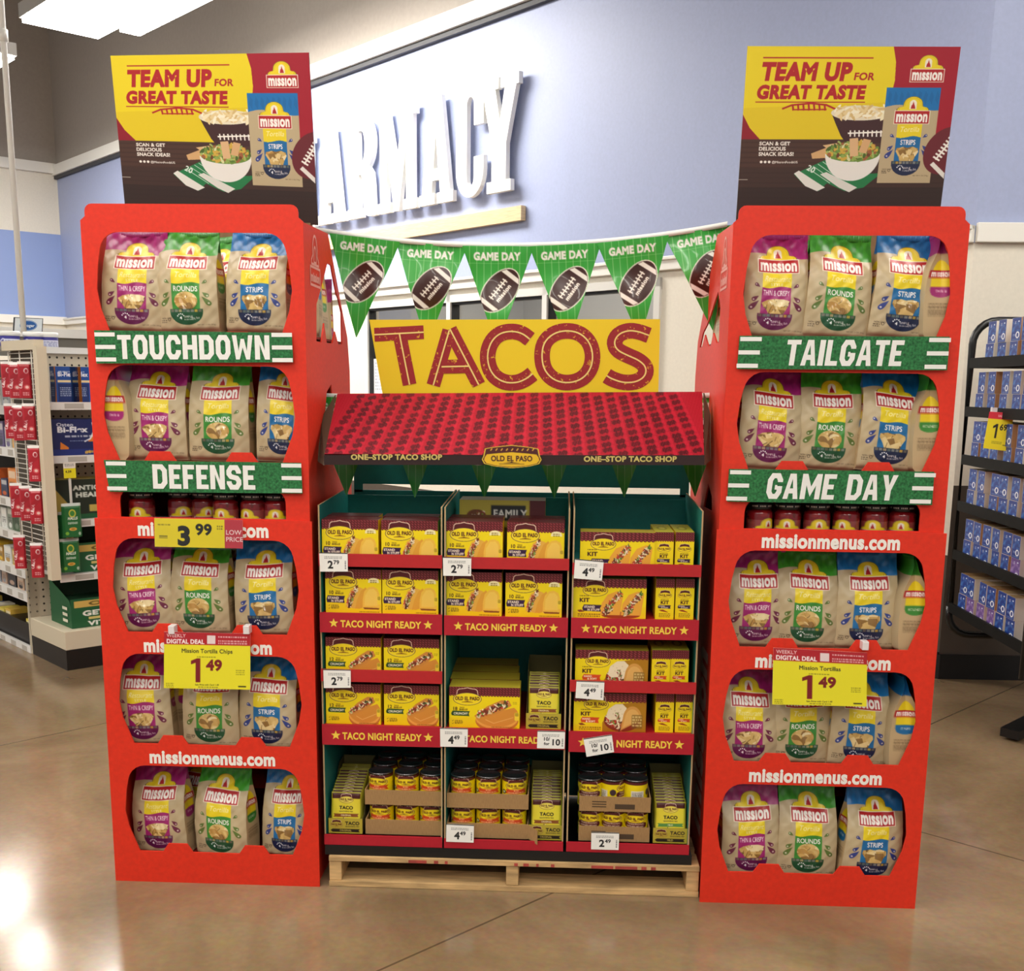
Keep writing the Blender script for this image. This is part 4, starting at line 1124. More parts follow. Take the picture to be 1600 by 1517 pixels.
def bag_mesh(k, var):
    hw, hd, cr, sh, front, ph = bag_form(var*7+3, .012+.006*(var % 2))
    ink = art_bag(k, 132, var, True).out()
    ny, nx = ink.shape[:2]
    side = art_bag_side(k, 30).out()
    def rs(a, m): 
        i = np.clip((np.linspace(0, a.shape[0]-1, ny)).round().astype(int), 0, a.shape[0]-1); return a[i]
    side = rs(side, ny)
    back = np.empty((ny, 10, 3)); back[:] = s2l(hx(KRAFT)); back[:int(ny*.2)] = s2l(hx(FL[k]['top']))
    v = np.linspace(1, 0, ny)[:, None]
    parts, cols = [], []
    u = np.linspace(0, 1, nx)[None, :]
    x, y, z = front(u+0*v, v+0*u); parts.append(np.stack([x, y, z], -1)); cols.append(ink)
    for sgn in (1, -1):
        m = side.shape[1]; q = np.linspace(0, 1, m)[None, :]
        if sgn < 0: q = 1-q
        fold = .16*np.clip((v-.35)/.5, 0, 1)*(1-np.abs(2*q-1))
        x = sgn*hw(v)*(1-fold); yy = (-.80+1.6*q)*hd(v)+sh(v)+cr(q*0+(.5+sgn*.5), v)*(1-q)
        z = v*BH+.004*np.sin(5*(.5+sgn*.5)+ph[5])*v+0*q
        p = np.stack([x+0*q, yy+0*x, z], -1); c_ = side
        if sgn > 0: parts.append(p); cols.append(c_)
        else:
            b = np.linspace(1, 0, 10)[None, :]; t = 2*b-1
            parts.append(np.stack([t*hw(v), hd(v)*(.80+.2*(1-np.abs(t)**5))+sh(v), v*BH+.004*np.sin(5*b+ph[5])*v], -1)); cols.append(back)
            parts.append(p[:, ::-1][:, ::-1]); cols.append(c_)
    Vs, Fs, Cs, n = [], [], [], 0
    for p, c_ in zip(parts, cols):
        h, w_ = p.shape[:2]
        Vs.append(p.reshape(-1, 3)); Fs.append(grid_faces(w_, h, n)); Cs.append(c_.reshape(-1, 3)); n += h*w_
    # bottom
    bt = np.array([(-BW/2*.97, -BD*.22, .0), (BW/2*.97, -BD*.22, .0), (BW/2*.97, BD*.22, .0), (-BW/2*.97, BD*.22, .0)])
    Vs.append(bt); Fs.append(np.array([[0, 3, 2, 1]])+n); Cs.append(np.tile(s2l(hx(KRAFT)), (4, 1))); n += 4
    body = mesh_np('bag_body', np.concatenate(Vs), np.concatenate(Fs), BAGM, np.concatenate(Cs), True)
    # glossy film window
    W = win_poly(k)
    ww = art_bag(k, 132, var, True)
    ink2 = ink
    us = (np.arange(nx))/(nx-1); vs = 1-np.arange(ny)/(ny-1)
    msk = Cv(1, BAG_AH, nx, '#000000', 1); msk.poly(W, '#ffffff'); mk = msk.A[..., 0] > .5
    ii, jj = np.where(mk[:-1, :-1] & mk[1:, :-1] & mk[:-1, 1:] & mk[1:, 1:])
    U, Vv = np.meshgrid(us, vs)
    x, y, z = front(U, Vv)
    y = y-.0012+.0012*np.sin(60*U+40*Vv)*.5
    idx = ii*nx+jj
    F = np.stack([idx, idx+nx, idx+nx+1, idx+1], -1)
    used = np.unique(F); rem = np.full(nx*ny, -1); rem[used] = np.arange(len(used))
    film = mesh_np('window', np.stack([x, y, z], -1).reshape(-1, 3)[used], rem[F], WINM, ink2.reshape(-1, 3)[used], True)
    # crimped seal along the top
    q = np.linspace(0, 1, 60); sv = []
    for j, vv in enumerate((1.0, .97)):
        xx, yy, zz = front(q, np.full_like(q, vv)); sv.append((xx, yy, zz))
    V = []; top = s2l(hx(FL[k]['deep']))
    for off in (-.0022, .0024):
        for (xx, yy, zz), dz in zip(sv, (.008, 0)):
            V.append(np.stack([xx, yy*0+sh(np.array(.99))+off+.0008*np.sin(q*150), zz+dz], -1))
    V = np.concatenate(V); f1 = grid_faces(60, 2, 0); f2 = grid_faces(60, 2, 120)[:, ::-1]
    seam = np.array([[i, i+1, 121+i, 120+i] for i in range(59)])
    seal = mesh_np('top_seal', V, np.concatenate([f1, f2, seam]), BAGM, np.tile(top, (len(V), 1)), True)
    return body, film, seal
_BM = {}
def bag_maker(k, var):
    def mk():
        if (k, var) not in _BM: _BM[(k, var)] = bag_mesh(k, var)
        b, f, s = _BM[(k, var)]
        o = thing('chip_bag', '', 'chip bag')
        link('bag_body', b, o); link('window', f, o)['label'] = 'clear film window showing tortilla chips'; link('top_seal', s, o)
        return o
    return mk
CN = {'purple': 'purple-topped', 'green': 'green-topped', 'blue': 'blue-topped'}
def bag(k, var, x, y, z, rot, label, group, scale=(1, 1, 1)):
    return place(('bag', k, var), bag_maker(k, var), (x, y, z), rot, label, group, scale)

# ------------------------------------------------------------------ the two red chip towers
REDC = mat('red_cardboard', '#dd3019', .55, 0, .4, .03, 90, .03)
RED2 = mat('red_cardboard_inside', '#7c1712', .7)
BRN = mat('raw_cardboard', '#8a6a48', .8, noise=.06, scale=40)
PRT = mat('white_print', '#f4efe8', .55)
OUTL = mat('pale_red_print', '#f0a59c', .55)
TURF = mat('turf_print', '#2b6a3d', .75, 0, .3, .28, 160, 0)
INKW = mat('letter_white', '#efeeea', .6)
H, SEAM = 1.794, 1.0114
WINS = [(1.452, 1.727, 0), (1.150, 1.403, 1), (1.015, 1.088, 2), (.697, .960, 1), (.388, .650, 1), (.078, .338, 1)]
FLOORS = [1.484, 1.159, .966, .694, .376, .058]
def window_loop(W, z0, z1, kind):
    if kind == 2:
        a, b = .062, W-.062
        return [(a, z0), (b, z0), (b, z1-.03)]+arcp(b-.03, z1-.03, .03, .03, 0, 90, 5)+arcp(a+.03, z1-.03, .03, .03, 90, 180, 5)
    a, b = .032, W-.032; h = z1-z0
    P = [(a+.035, z0+.012)]
    for cx in (W*.31, W*.69):
        P += [(cx-.042, z0+.012), (cx-.026, z0+.036), (cx+.026, z0+.036), (cx+.042, z0+.012)]
    P += [(b-.035, z0+.012), (b-.008, z0+h*.32), (b, z0+h*.5), (b-.006, z0+h*.72)]
    P += arcp(b-.062, z1-.05, .05, .05, 10, 90, 6)+arcp(a+.062, z1-.05, .05, .05, 90, 170, 6)
    P += [(a+.006, z0+h*.72), (a, z0+h*.5), (a+.008, z0+h*.32)]
    return P
# block letters: strokes (closed or open) and plain polygons on a 1 x 1 field; s, q are the stroke width across and up
def block_shapes(ch, s, q):
    a, b = s/2, q/2
    oc = [(a, .27), (a, .73), (.33, 1-b), (.67, 1-b), (1-a, .73), (1-a, .27), (.67, b), (.33, b)]
    V = lambda x: [(x, 0), (x+s, 0), (x+s, 1), (x, 1)]
    Hh = lambda y, x0=0, x1=1: [(x0, y), (x1, y), (x1, y+q), (x0, y+q)]
    D = lambda x0, x1: [(x0, 1), (x0+s, 1), (x1+s, 0), (x1, 0)]
    S = {'T': ([], [Hh(1-q), [(.5-a, 0), (.5+a, 0), (.5+a, 1-q), (.5-a, 1-q)]]), 'I': ([], [[(0, 0), (1, 0), (1, 1), (0, 1)]]),
         'L': ([], [[(0, 0), (1, 0), (1, q), (s, q), (s, 1), (0, 1)]]), 'O': ([(oc, 1)], []),
         'U': ([([(a, 1), (a, .27), (.33, b), (.67, b), (1-a, .27), (1-a, 1)], 0)], []),
         'C': ([([(1-a, .62), (1-a, .73), (.67, 1-b), (.33, 1-b), (a, .73), (a, .27), (.33, b), (.67, b), (1-a, .27), (1-a, .38)], 0)], []),
         'G': ([([(1-a, .66), (1-a, .73), (.67, 1-b), (.33, 1-b), (a, .73), (a, .27), (.33, b), (.67, b), (1-a, .27), (1-a, .5)], 0)], [[(.52, .36), (1-s, .36), (1-s, .36+q), (.52, .36+q)]]),
         'H': ([], [V(0), V(1-s), [(s, .5-b), (1-s, .5-b), (1-s, .5+b), (s, .5+b)]]),
         'D': ([([(a, b), (a, 1-b), (.62, 1-b), (1-a, .74), (1-a, .26), (.62, b)], 1)], []),
         'W': ([], [[(0, 1), (s*.9, 1), (.30, .35), (.34, 0), (.16, 0)], [(1, 1), (1-s*.9, 1), (.70, .35), (.66, 0), (.84, 0)], [(.34, 0), (.30, .35), (.42, .85), (.58, .85), (.70, .35), (.66, 0), (.5, .5)]]),
         'N': ([], [V(0), V(1-s), [(s, 1), (s, .62), (1-s, 0), (1-s, .38)]]),
         'E': ([], [[(0, 0), (1, 0), (1, q), (s, q), (s, .5-b), (.86, .5-b), (.86, .5+b), (s, .5+b), (s, 1-q), (1, 1-q), (1, 1), (0, 1)]]),
         'F': ([], [[(0, 0), (s, 0), (s, .5-b), (.86, .5-b), (.86, .5+b), (s, .5+b), (s, 1-q), (1, 1-q), (1, 1), (0, 1)]]),
         'S': ([([(1-a, .66), (1-a, .74), (.68, 1-b), (.32, 1-b), (a, .76), (a, .64), (.30, .53), (.70, .47), (1-a, .36), (1-a, .24), (.68, b), (.32, b), (a, .26), (a, .34)], 0)], []),
         'A': ([], [[(0, 0), (s*.95, 0), (s*.95+.05, .22), (.95-s*.95, .22), (1-s*.95, 0), (1, 0), (.70, 1), (.30, 1)]]),
         'M': ([], [V(0), V(1-s), [(s, 1), (s, .55), (.5, .10), (1-s, .55), (1-s, 1), (.5, .50)]]),
         'Y': ([], [[(0, 1), (s, 1), (.5, .60), (1-s, 1), (1, 1), (.5+a, .40), (.5+a, 0), (.5-a, 0), (.5-a, .40)]])}
    return S.get(ch, ([], []))
BWD = {'I': .36, 'M': 1.3, 'W': 1.4, 'T': .92, 'L': .80, 'E': .82, 'F': .80, ' ': .5}
def block_text(b, txt, O, U, V, h, w, mi=0, lean=0.):
    """varsity lettering centred on O; total width w, height h"""
    gap = .13
    tot = sum(BWD.get(ch, 1.) for ch in txt)+gap*(len(txt)-1)
    k = w/tot; x = -w/2
    for ch in txt:
        cw = BWD.get(ch, 1.)*k
        sw = .335*min(k, h*.66)
        st, po = block_shapes(ch, sw/cw, sw/h*.92)
        P3 = lambda p: O+(p[0]+lean*p[1])*U+p[1]*V
        for pts, closed in st:
            for q in ribbon([(x+p[0]*cw, p[1]*h) for p in pts], sw, closed): b.add([P3(p) for p in q], [(0, 1, 2, 3)], mi)
        for pl_ in po:
            L = [(x+p[0]*cw, p[1]*h) for p in pl_]
            if ch == 'A':
                hole = [(x+.5*cw-.11*cw, h*.42), (x+.5*cw+.11*cw, h*.42), (x+.5*cw, h*.80)]
                tri = tessellate_polygon([[Vector((*p, 0)) for p in L], [Vector((*p, 0)) for p in hole]]); L = L+hole
            else: tri = tessellate_polygon([[Vector((*p, 0)) for p in L]])
            b.add([P3(p) for p in L], [tuple(t) for t in tri], mi)
        x += cw+gap*k
    return b
def mission_outline(b, O, U, V, w, mi=0):
    """the crest in outline above its name plate"""
    t = w*.05
    A = [(-.34, .42), (-.34, .50), (-.24, .58)]+arcp(0, .66, .22, .34, 190, -10, 12)+[(.24, .58), (.34, .50), (.34, .42)]
    B = [(-.11, .46)]+arcp(0, .62, .11, .16, 180, 0, 8)+[(.11, .46)]
    for P, cl in ((A, 1), (B, 1), ([(-.46, 0), (.46, 0), (.46, .36), (-.46, .36)], 1)):
        for q in ribbon([(p[0]*w, p[1]*w) for p in P], t, cl): b.add([O+p[0]*U+p[1]*V for p in q], [(0, 1, 2, 3)], mi)
    b.text('mission', O+.08*w*V, U, V, w*.2, mi, 'c', .05, 1., maxw=w*.8)
HEADER = None
def tower(name, X0, X1, Y, depth, label, banners, hdr, sgn, holes):
    """sgn +1: the open side panel is on the right (left tower); -1 on the left"""
    W = X1-X0
    o = thing('chip_tower', label, 'display stand', (X0, Y, 0), 0, 'red chip towers')
    U, V, N = np.array([1., 0, 0]), ZV, np.array([0, 1., 0])
    th = .005
    up = MB()
    out = [(0, SEAM-.02), (W, SEAM-.02), (W+.0, H-.04), (W-.012, H-.03)]+arcp(W-.03, H-.018, .018, .018, 0, 90, 5)+arcp(.03, H-.018, .018, .018, 90, 180, 5)+[(.012, H-.03), (0, H-.04)]
    up.prism([out]+[window_loop(W, *w_) for w_ in WINS[:3]], (0, 0, 0), U, V, N*th, 0, 0)
    up.build('upper_front_panel', [REDC], o)
    lo = MB()
    lo.prism([[(-.006, 0), (W+.006, 0), (W+.006, SEAM), (-.006, SEAM)]]+[window_loop(W, *w_) for w_ in WINS[3:]], (0, -.006, 0), U, V, N*th, 0, 0)
    lf = lo.build('lower_front_panel', [REDC], o)
    for z0, hh in ((.969, .030), (.657, .030), (.347, .030)):
        b = MB(); b.text('missionmenus.com', (W*.5, -.0068, z0), U, V, hh*1.30, 0, 'c', .045, .95, maxw=W*.615)
        b.build('lettering', PRT, lf)
    for sd in (0, 1):
        x = th*.5 if sd == 0 else W-th*.5-.004
        loop = [(.004, 0), (depth, 0), (depth, 1.40), (depth-.03, 1.50), (.31, 1.765), (.004, H-.04)]
        b = MB(); hl = []
        if (sd == 1) == (sgn > 0): hl = [[(p[0]-Y, p[1]) for p in h] for h in holes]
        b.prism([loop]+hl, (x, 0, 0), N, V, U*.004, 0, 0)
        sp = b.build('side_panel', [REDC], o)
        if (sd == 1) == (sgn > 0):
            xx = x+(.0052 if sgn > 0 else -.0012)
            Ud = N*sgn
            b = MB(); c0 = np.array([xx, .135, 1.612])
            mission_outline(b, c0, Ud, V, .125); b.build('crest_print', OUTL, sp)
            b = MB(); b.text('mission', (xx, .12, .40), V if sgn < 0 else -V, N, .20, 0, 'c', .05, 1.0, maxw=.52)
            b.build('lettering', OUTL, sp)
    b = MB(); b.box(.004, W-.004, depth-.006, depth, 0, 1.42); b.build('back_panel', [REDC], o)
    for zf in FLOORS[:3]+FLOORS[3:]:
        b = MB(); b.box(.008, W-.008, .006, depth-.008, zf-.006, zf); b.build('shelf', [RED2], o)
    # header card and the two turf strips
    return o, W
def px_quad(pts, pl): return [at(x, y, pl=pl) for x, y in pts]

LX0, LX1, LY = -1.2111, -.6514, 2.8816
RX0, RX1, RY = .3993, .9608, 2.8605
def side_hole(pts, X):
    return [tuple(at(x, y, X=X)[1:3]) for x, y in pts]
LH = [side_hole([(513, 411), (519, 415), (527, 459), (531, 470), (535, 488), (536, 538), (530, 538), (525, 518), (521, 536), (512, 536), (508, 505), (504, 535), (496, 533), (496, 475), (500, 462), (507, 435)], LX1),
      side_hole([(519, 600), (512, 612), (509, 650), (510, 690), (516, 690), (522, 640)], LX1)]
RH = [side_hole([(1120.5, 455), (1114, 475), (1109, 492), (1103, 508), (1097, 520), (1092, 543), (1095.5, 542), (1100, 523), (1105, 541), (1109, 540), (1113, 520), (1118, 536), (1121.5, 535), (1124, 478)], RX0),
      side_hole([(1105, 755), (1098, 792), (1111, 799), (1110.5, 775)], RX0)]
LT, LW = tower('L', LX0, LX1, LY, .60, 'tall red cardboard chip tower left of the taco shelves, with TOUCHDOWN strip', None, None, 1, LH)
RT, RW = tower('R', RX0, RX1, RY, .69, 'tall red cardboard chip tower right of the taco shelves, with TAILGATE strip', None, None, -1, RH)

def strip(tower_o, off, quad, txt, tw, lean):
    pl = ((0, off[1]-.009, 0), (0, 1, 0))
    c = [at(x, y, pl=pl)-np.array(off) for x, y in quad]     # bl, br, tr, tl
    b = MB()
    N = np.array([0, -.0025, 0])
    b.add([*c, *[p+N for p in c]], [(0, 3, 2, 1), (4, 5, 6, 7), (0, 1, 5, 4), (1, 2, 6, 5), (2, 3, 7, 6), (3, 0, 4, 7)], 0)
    bo = b.build('turf_strip', [TURF], tower_o)
    cx = sum(c)/4+N*1.25
    U = (c[1]-c[0]+c[2]-c[3]); wl = np.linalg.norm(U)/2; U = U/np.linalg.norm(U)
    V = (c[3]-c[0]+c[2]-c[1]); hl = np.linalg.norm(V)/2; V = np.cross(np.array([0, -1., 0]), U)*-1
    if V[2] < 0: V = -V
    b = MB(); block_text(b, txt, cx-V*hl*.385, U, V, hl*.77, tw*wl, 0, lean); b.build('lettering', INKW, bo)
    for sd in (-1, 1):
        for k in (-.40, 0, .40):
            b = MB()
            p = cx+U*(sd*(wl/2-.026)+lean*k*hl)+V*k*hl-V*.005
            b.add([p-U*.026, p+U*.026, p+U*.026+V*.010, p-U*.026+V*.010], [(0, 1, 2, 3)]); b.build('yard_mark', INKW, bo)
LO, RO = (LX0, LY, 0), (RX0, RY, 0)
strip(LT, LO, [(151.5, 568), (458.5, 566), (456, 520), (147.5, 516)], 'TOUCHDOWN', .77, 0)
strip(LT, LO, [(172, 768), (473, 771), (470.5, 723), (162.5, 718.5)], 'DEFENSE', .525, .0)
strip(RT, RO, [(1151.5, 576.5), (1479.5, 578.5), (1483.5, 526), (1155.5, 524.5)], 'TAILGATE', .555, .10)
strip(RT, RO, [(1136, 783.5), (1456, 789), (1459.5, 737), (1139, 732.5)], 'GAME DAY', .63, .10)
hink = art_header().out()
for o, off, q, yb in ((LT, LO, [(196.5, 335), (497, 352), (482.5, 82), (172.5, 87)], 3.12), (RT, RO, [(1150, 345), (1467, 345), (1501.5, 73), (1168, 72)], 3.10)):
    a = math.radians(8)
    pl = ((0, yb, H), (0, math.cos(a), math.sin(a)))
    # the card reaches down into its slot behind the front panel
    c = [at(x, y, pl=pl) for x, y in q]
    hb = art_plate('header_card', hink, *[p-np.array(off) for p in c], .005, '#2b211d')
    link('header_card', hb, o)
    b = MB(); p = c[0]-np.array(off); p2 = c[1]-np.array(off)
    b.box(min(p[0], p2[0])+.02, max(p[0], p2[0])-.02, p[1]-.004, p[1]+.03, 1.50, min(p[2], p2[2])+.005)
    b.build('header_slot', [BRN], o)

# bags on the shelves: (kind, centre px, base shelf, y rotation, yaw)
def put_bags(side, rows, Xoff, Yf, where):
    names = ['top', 'second', 'third', 'fourth', 'bottom']
    fl = [FLOORS[0], FLOORS[1], FLOORS[3], FLOORS[4], FLOORS[5]]
    for ri, row in enumerate(rows):
        for i, (k, cx, by, roll, yaw, dy) in enumerate(row):
            Yb = Yf+.075+dy
            p = at(cx, by, Y=Yb-.04)
            label = f'{CN[k]} kraft chip bag in the {names[ri]} bag row of the {where} red tower'
            bag(k, (ri+i) % 2, p[0], Yb, fl[ri]+.001, (math.radians(-1), math.radians(roll), math.radians(yaw)), label, f'front chip bags in the {where} red tower', (.84, 1, 1) if (side, i, ri) in (('L', 2, 1), ('L', 2, 4)) else (1, 1, 1))
put_bags('L', [
    [('purple', 205, 500, 2.0, 4, 0), ('green', 296, 500, -2, -3, .0), ('blue', 401, 500, 1.0, -5, .0)],
    [('purple', 247, 700, -1, -3, 0), ('green', 342, 705, 0.5, 0, 0), ('blue', 438, 705, 1.5, 5, .01)],
    [('purple', 226, 970, -3.0, 4, 0), ('green', 315, 975, -1.5, -3, 0), ('blue', 414, 978, -1.5, 0, 0)],
    [('purple', 226, 1150, -3, 2, .01), ('green', 331, 1155, 0, -4, 0), ('blue', 420, 1158, -.5, -2, .0)],
    [('purple', 254, 1315, -3, -8, .01), ('green', 350, 1318, -1.5, -12, -.005), ('blue', 446, 1318, 1.5, -3, .012)]], LX0, LY, 'left')
put_bags('R', [
    [('purple', 1206, 510, 2.5, 2, 0), ('green', 1304, 510, 3.5, 2, 0), ('blue', 1405, 510, 5, 3, .0)],
    [('purple', 1198, 712, 3.0, 3, 0), ('green', 1290, 715, 3.0, 2, .012), ('blue', 1386, 712, 3.5, 4, 0)],
    [('purple', 1177, 995, 1.5, 3, .01), ('green', 1259, 998, .5, 0, .01), ('blue', 1351, 998, 1.0, 0, .01)],
    [('purple', 1168, 1170, -.5, 2, 0), ('green', 1249, 1178, 1.0, 3, .01), ('blue', 1338, 1175, 2.5, 4, 0)],
    [('purple', 1172, 1345, -1.0, 3, 0), ('green', 1260, 1350, 0, 1, .0), ('blue', 1357, 1355, 4.0, 6, -.012)]], RX0, RY, 'right')
Q = math.pi/2
def extra(k, x, y, z, yaw, label, grp, roll=0):
    bag(k, 0, x, y, z+.001, (math.radians(-2) if abs(abs(yaw)-Q) > .01 else 0, math.radians(roll), yaw), label, grp)
GL, GR = 'turned chip bags in the left red tower', 'turned chip bags in the right red tower'
xat = lambda px, py, Y: at(px, py, Y=Y)[0]
extra('purple', LX0+.05, 2.978, FLOORS[1], -Q, 'purple-topped chip bag turned sideways at left end of second row, left tower', GL)
extra('purple', xat(275, 1150, 3.05), 3.06, FLOORS[4], math.radians(-50), 'chip bag turned sideways behind the purple bag in the fourth row of the left tower', GL)
extra('green', xat(344, 500, 3.05), 3.07, FLOORS[0], -.15, 'green-topped chip bag half hidden behind the front green bag, top row of left tower', GL)
extra('purple', xat(322, 1310, 3.07), 3.08, FLOORS[5], -.3, 'purple-topped chip bag behind the front two in the bottom row of left tower', GL)
extra('green', xat(372, 960, 3.06), 3.07, FLOORS[3], -.2, 'green-topped chip bag behind the front green bag, third row of left tower', GL)
for i in range(3):
    extra(['blue', 'green', 'purple'][i], LX1-.094-.002*i, LY+.25+i*.09, FLOORS[0]-(0, .03, .09)[i], [.05, -.05, .1][i], ['nearest chip bag seen through the side opening of the left red tower', 'middle chip bag seen through the side opening of the left red tower', 'rearmost chip bag seen through the side opening of the left red tower'][i], 'chip bags in the side opening of the left tower', [0, -2, 0][i])
    extra(['purple', 'green', 'blue'][i], RX0+.096+.002*i, RY+.26+i*.10, FLOORS[0]-(0, .03, .09)[i], [-.05, .05, -.1][i], ['nearest chip bag seen through the side opening of the right red tower', 'middle chip bag seen through the side opening of the right red tower', 'rearmost chip bag seen through the side opening of the right red tower'][i], 'chip bags in the side opening of the right tower', [0, 2, 0][i])
extra('purple', RX1-.05, 2.956, FLOORS[0], Q, 'purple-topped chip bag turned sideways at right end of top row, right tower', GR)
extra('green', RX1-.05, 2.956, FLOORS[1], Q, 'green-topped chip bag turned sideways at right end of second row, right tower', GR)
extra('green', RX1-.05, 2.956, FLOORS[3], Q, 'green-topped chip bag turned sideways at right end of third row, right tower', GR)
extra('blue', RX1-.05, 2.956, FLOORS[4], Q, 'blue-topped chip bag turned sideways at right end of fourth row, right tower', GR)
extra('green', xat(1245, 500, 3.06), 3.07, FLOORS[0], .1, 'green-topped chip bag behind the front purple and green bags, top row, right tower', GR)

# salsa jars under the lower strips
JARM = art_mat('jar_label_print', .2, .6, .5)
LIDM = mat('jar_lid_black', '#17120f', .35); LIDW = mat('jar_lid_print', '#d8d2c6', .5)
JR, JH = .034, .112
def jar_maker():
    o = thing('salsa_jar', '', 'jar')
    ink = art_jar(100).out(); ny, nx = ink.shape[:2]
    def pos(u, v):
        a = math.pi*1.5+(u-.5)*2*math.pi
        r = JR*np.where(v > .88, 1-.25*((v-.88)/.12)**2, 1.)
        return r*np.cos(a), r*np.sin(a), v*(JH-.018)
    V, F, Cc = art_sheet(ink, pos)
    link('jar_body', mesh_np('jar_body', V, F, JARM, Cc, True), o)
    b = MB(); b.lathe([(.0, JH-.018), (JR*.90, JH-.018), (JR*.92, JH-.016), (JR*.92, JH-.002), (JR*.88, JH), (.0, JH)], 32, 0)
    for k in range(22):
        a = -math.pi*.95+k*math.pi*.9/21; a2 = a+.075
        if k % 5 == 4: continue
        R_ = JR*.925
        b.add([(R_*math.cos(q), R_*math.sin(q), z) for q, z in ((a, JH-.011), (a2, JH-.011), (a2, JH-.007), (a, JH-.007))], [(0, 1, 2, 3)], 1)
    b.build('lid', [LIDM, LIDW], o)
    return o
ordn = ['first', 'second', 'third', 'fourth', 'fifth', 'sixth']
for cx, where, Y, word in (((222, 277, 314, 353, 396, 433), 'left', LY+.055, 'DEFENSE'), ((1187, 1231, 1277, 1323, 1367, 1410), 'right', RY+.055, 'GAME DAY')):
    for i, px in enumerate(cx):
        p = at(px, 795, Y=Y)
        place('jar', jar_maker, (p[0], Y+(.03 if (where == 'left' and i in (1, 2)) else 0), FLOORS[2]+.0005), (0, 0, [.0, .5, .6, -.1, -.35, .1][i] if where == 'left' else [.6, -.2, 0, -.5, -.35, -.3][i]), f'{ordn[i]} red salsa jar from the left under the {word} strip', f'salsa jars in the {where} red tower')

# price signs hung on the towers
CLIP = mat('clear_clip', '#e7dfe0', .15, 0, .6)
SLV = MATS['sleeve'] = glass.copy(); SLV.name = 'clear_sleeve'
def price_sign(name, ink, quad, Y, label, clip=True, thick=.0012, cat='price sign', group='hanging price signs', lean=0.):
    pl = ((0, Y, at(quad[0][0], quad[0][1], Y=Y)[2]), (0, math.cos(lean), math.sin(lean)))
    c = [at(x, y, pl=pl) for x, y in quad]
    O = sum(c)/4
    o = thing(name, label, cat, tuple(O), 0, group)
    q = [p-O for p in c]
    link('card', art_plate('card', ink, *q, thick, '#e2dccf'), o)
    return o, q
for quad, t, lab, Y, cx in (([(256, 1075), (391, 1077.5), (391, 990), (256.5, 987)], 'Mission Tortilla Chips', 'yellow weekly deal price sign hanging across the left red tower', LY-.03, (268, 385)), ([(1206.5, 1100.5), (1354, 1104), (1355, 1020), (1208.5, 1012)], 'Mission Tortillas', 'yellow weekly deal price sign hanging across the right red tower', RY-.03, (1352,))):
    o, q = price_sign('price_sign', art_149(t).out(), quad, Y, lab)
    for px in cx:
        p = at(px, quad[3][1], Y=Y)-np.array(o.location)
        b = MB(); b.box(p[0]-.008, p[0]+.008, -.003, .026, p[2]-.006, p[2]+.016); b.build('clip', CLIP, o, bevel=.001)
o, q = price_sign('shelf_price_tag', art_399().out(), [(242, 854), (379.5, 857), (379, 812.5), (241, 809.5)], LY-.02, 'yellow 3.99 price tag with pink end in a shiny sleeve, left red tower', group=None)
b = MB()
n = 24
V = []; F = []
for i in range(n+1):
    t = i/n; bow = -.004-.006*math.sin(math.pi*t)-.003*math.sin(7*t)
    for j, (lo, hi) in enumerate(((0, 3), (0, 3))):
        pb = q[0]*(1-t)+q[1]*t; ptp = q[3]*(1-t)+q[2]*t
        V.append((pb if j == 0 else ptp)+np.array([0, bow*(1 if j == 0 else .5), -.004 if j == 0 else .006]))
for i in range(n): F.append((2*i, 2*i+2, 2*i+3, 2*i+1))
b.add(V, F, 0, True)
b.build('sleeve', SLV, o)['label'] = 'clear plastic sleeve'
b = MB(); b.box(-.09, .09, .001, .016, q[0][2]+.01, q[0][2]+.03); b.build('clip', CLIP, o)
# ------------------------------------------------------------------ pallet
WOOD = mat('pallet_wood', '#c2a070', .75, 0, .3, .14, 9, .1, stretch=(1, 6, 6))
WOODP = mat('pallet_paint_mark', '#a8433a', .7, noise=.15, scale=30)
PX0, PX1, PY = -.620, .393, 2.882
pal = thing('wooden_pallet', 'pale wooden pallet on the floor under the taco shelves', 'pallet', (0, PY, 0))
PT = .088
for x0, x1 in ((PX0, PX0+.034), (-.132, -.098), (PX1-.034, PX1)):
    b = MB(); b.box(x0, x1, .003, .56, .0165, PT-.0135); b.build('stringer', WOOD, pal, bevel=.002)
for i, y0 in enumerate((0, .12, .24, .36, .47)):
    b = MB(); b.box(PX0, PX1, y0, y0+.09, PT-.013, PT)
    if i == 0:
        for xa, xb in ((-.40, -.35), (-.33, -.318), (-.30, -.292), (-.11, -.10), (-.085, -.07), (-.05, -.043), (-.01, .0), (.10, .16), (.165, .225), (.236, .25), (.262, .275)):
            b.box(xa, xb, -.0006, 0, PT-.0125, PT-.004, 1)
    b.build('deck_board', [WOOD, WOODP], pal)
for y0 in (0, .22, .47):
    b = MB(); b.box(PX0, PX1, y0, y0+.09, .001, .016); b.build('bottom_board', WOOD, pal)

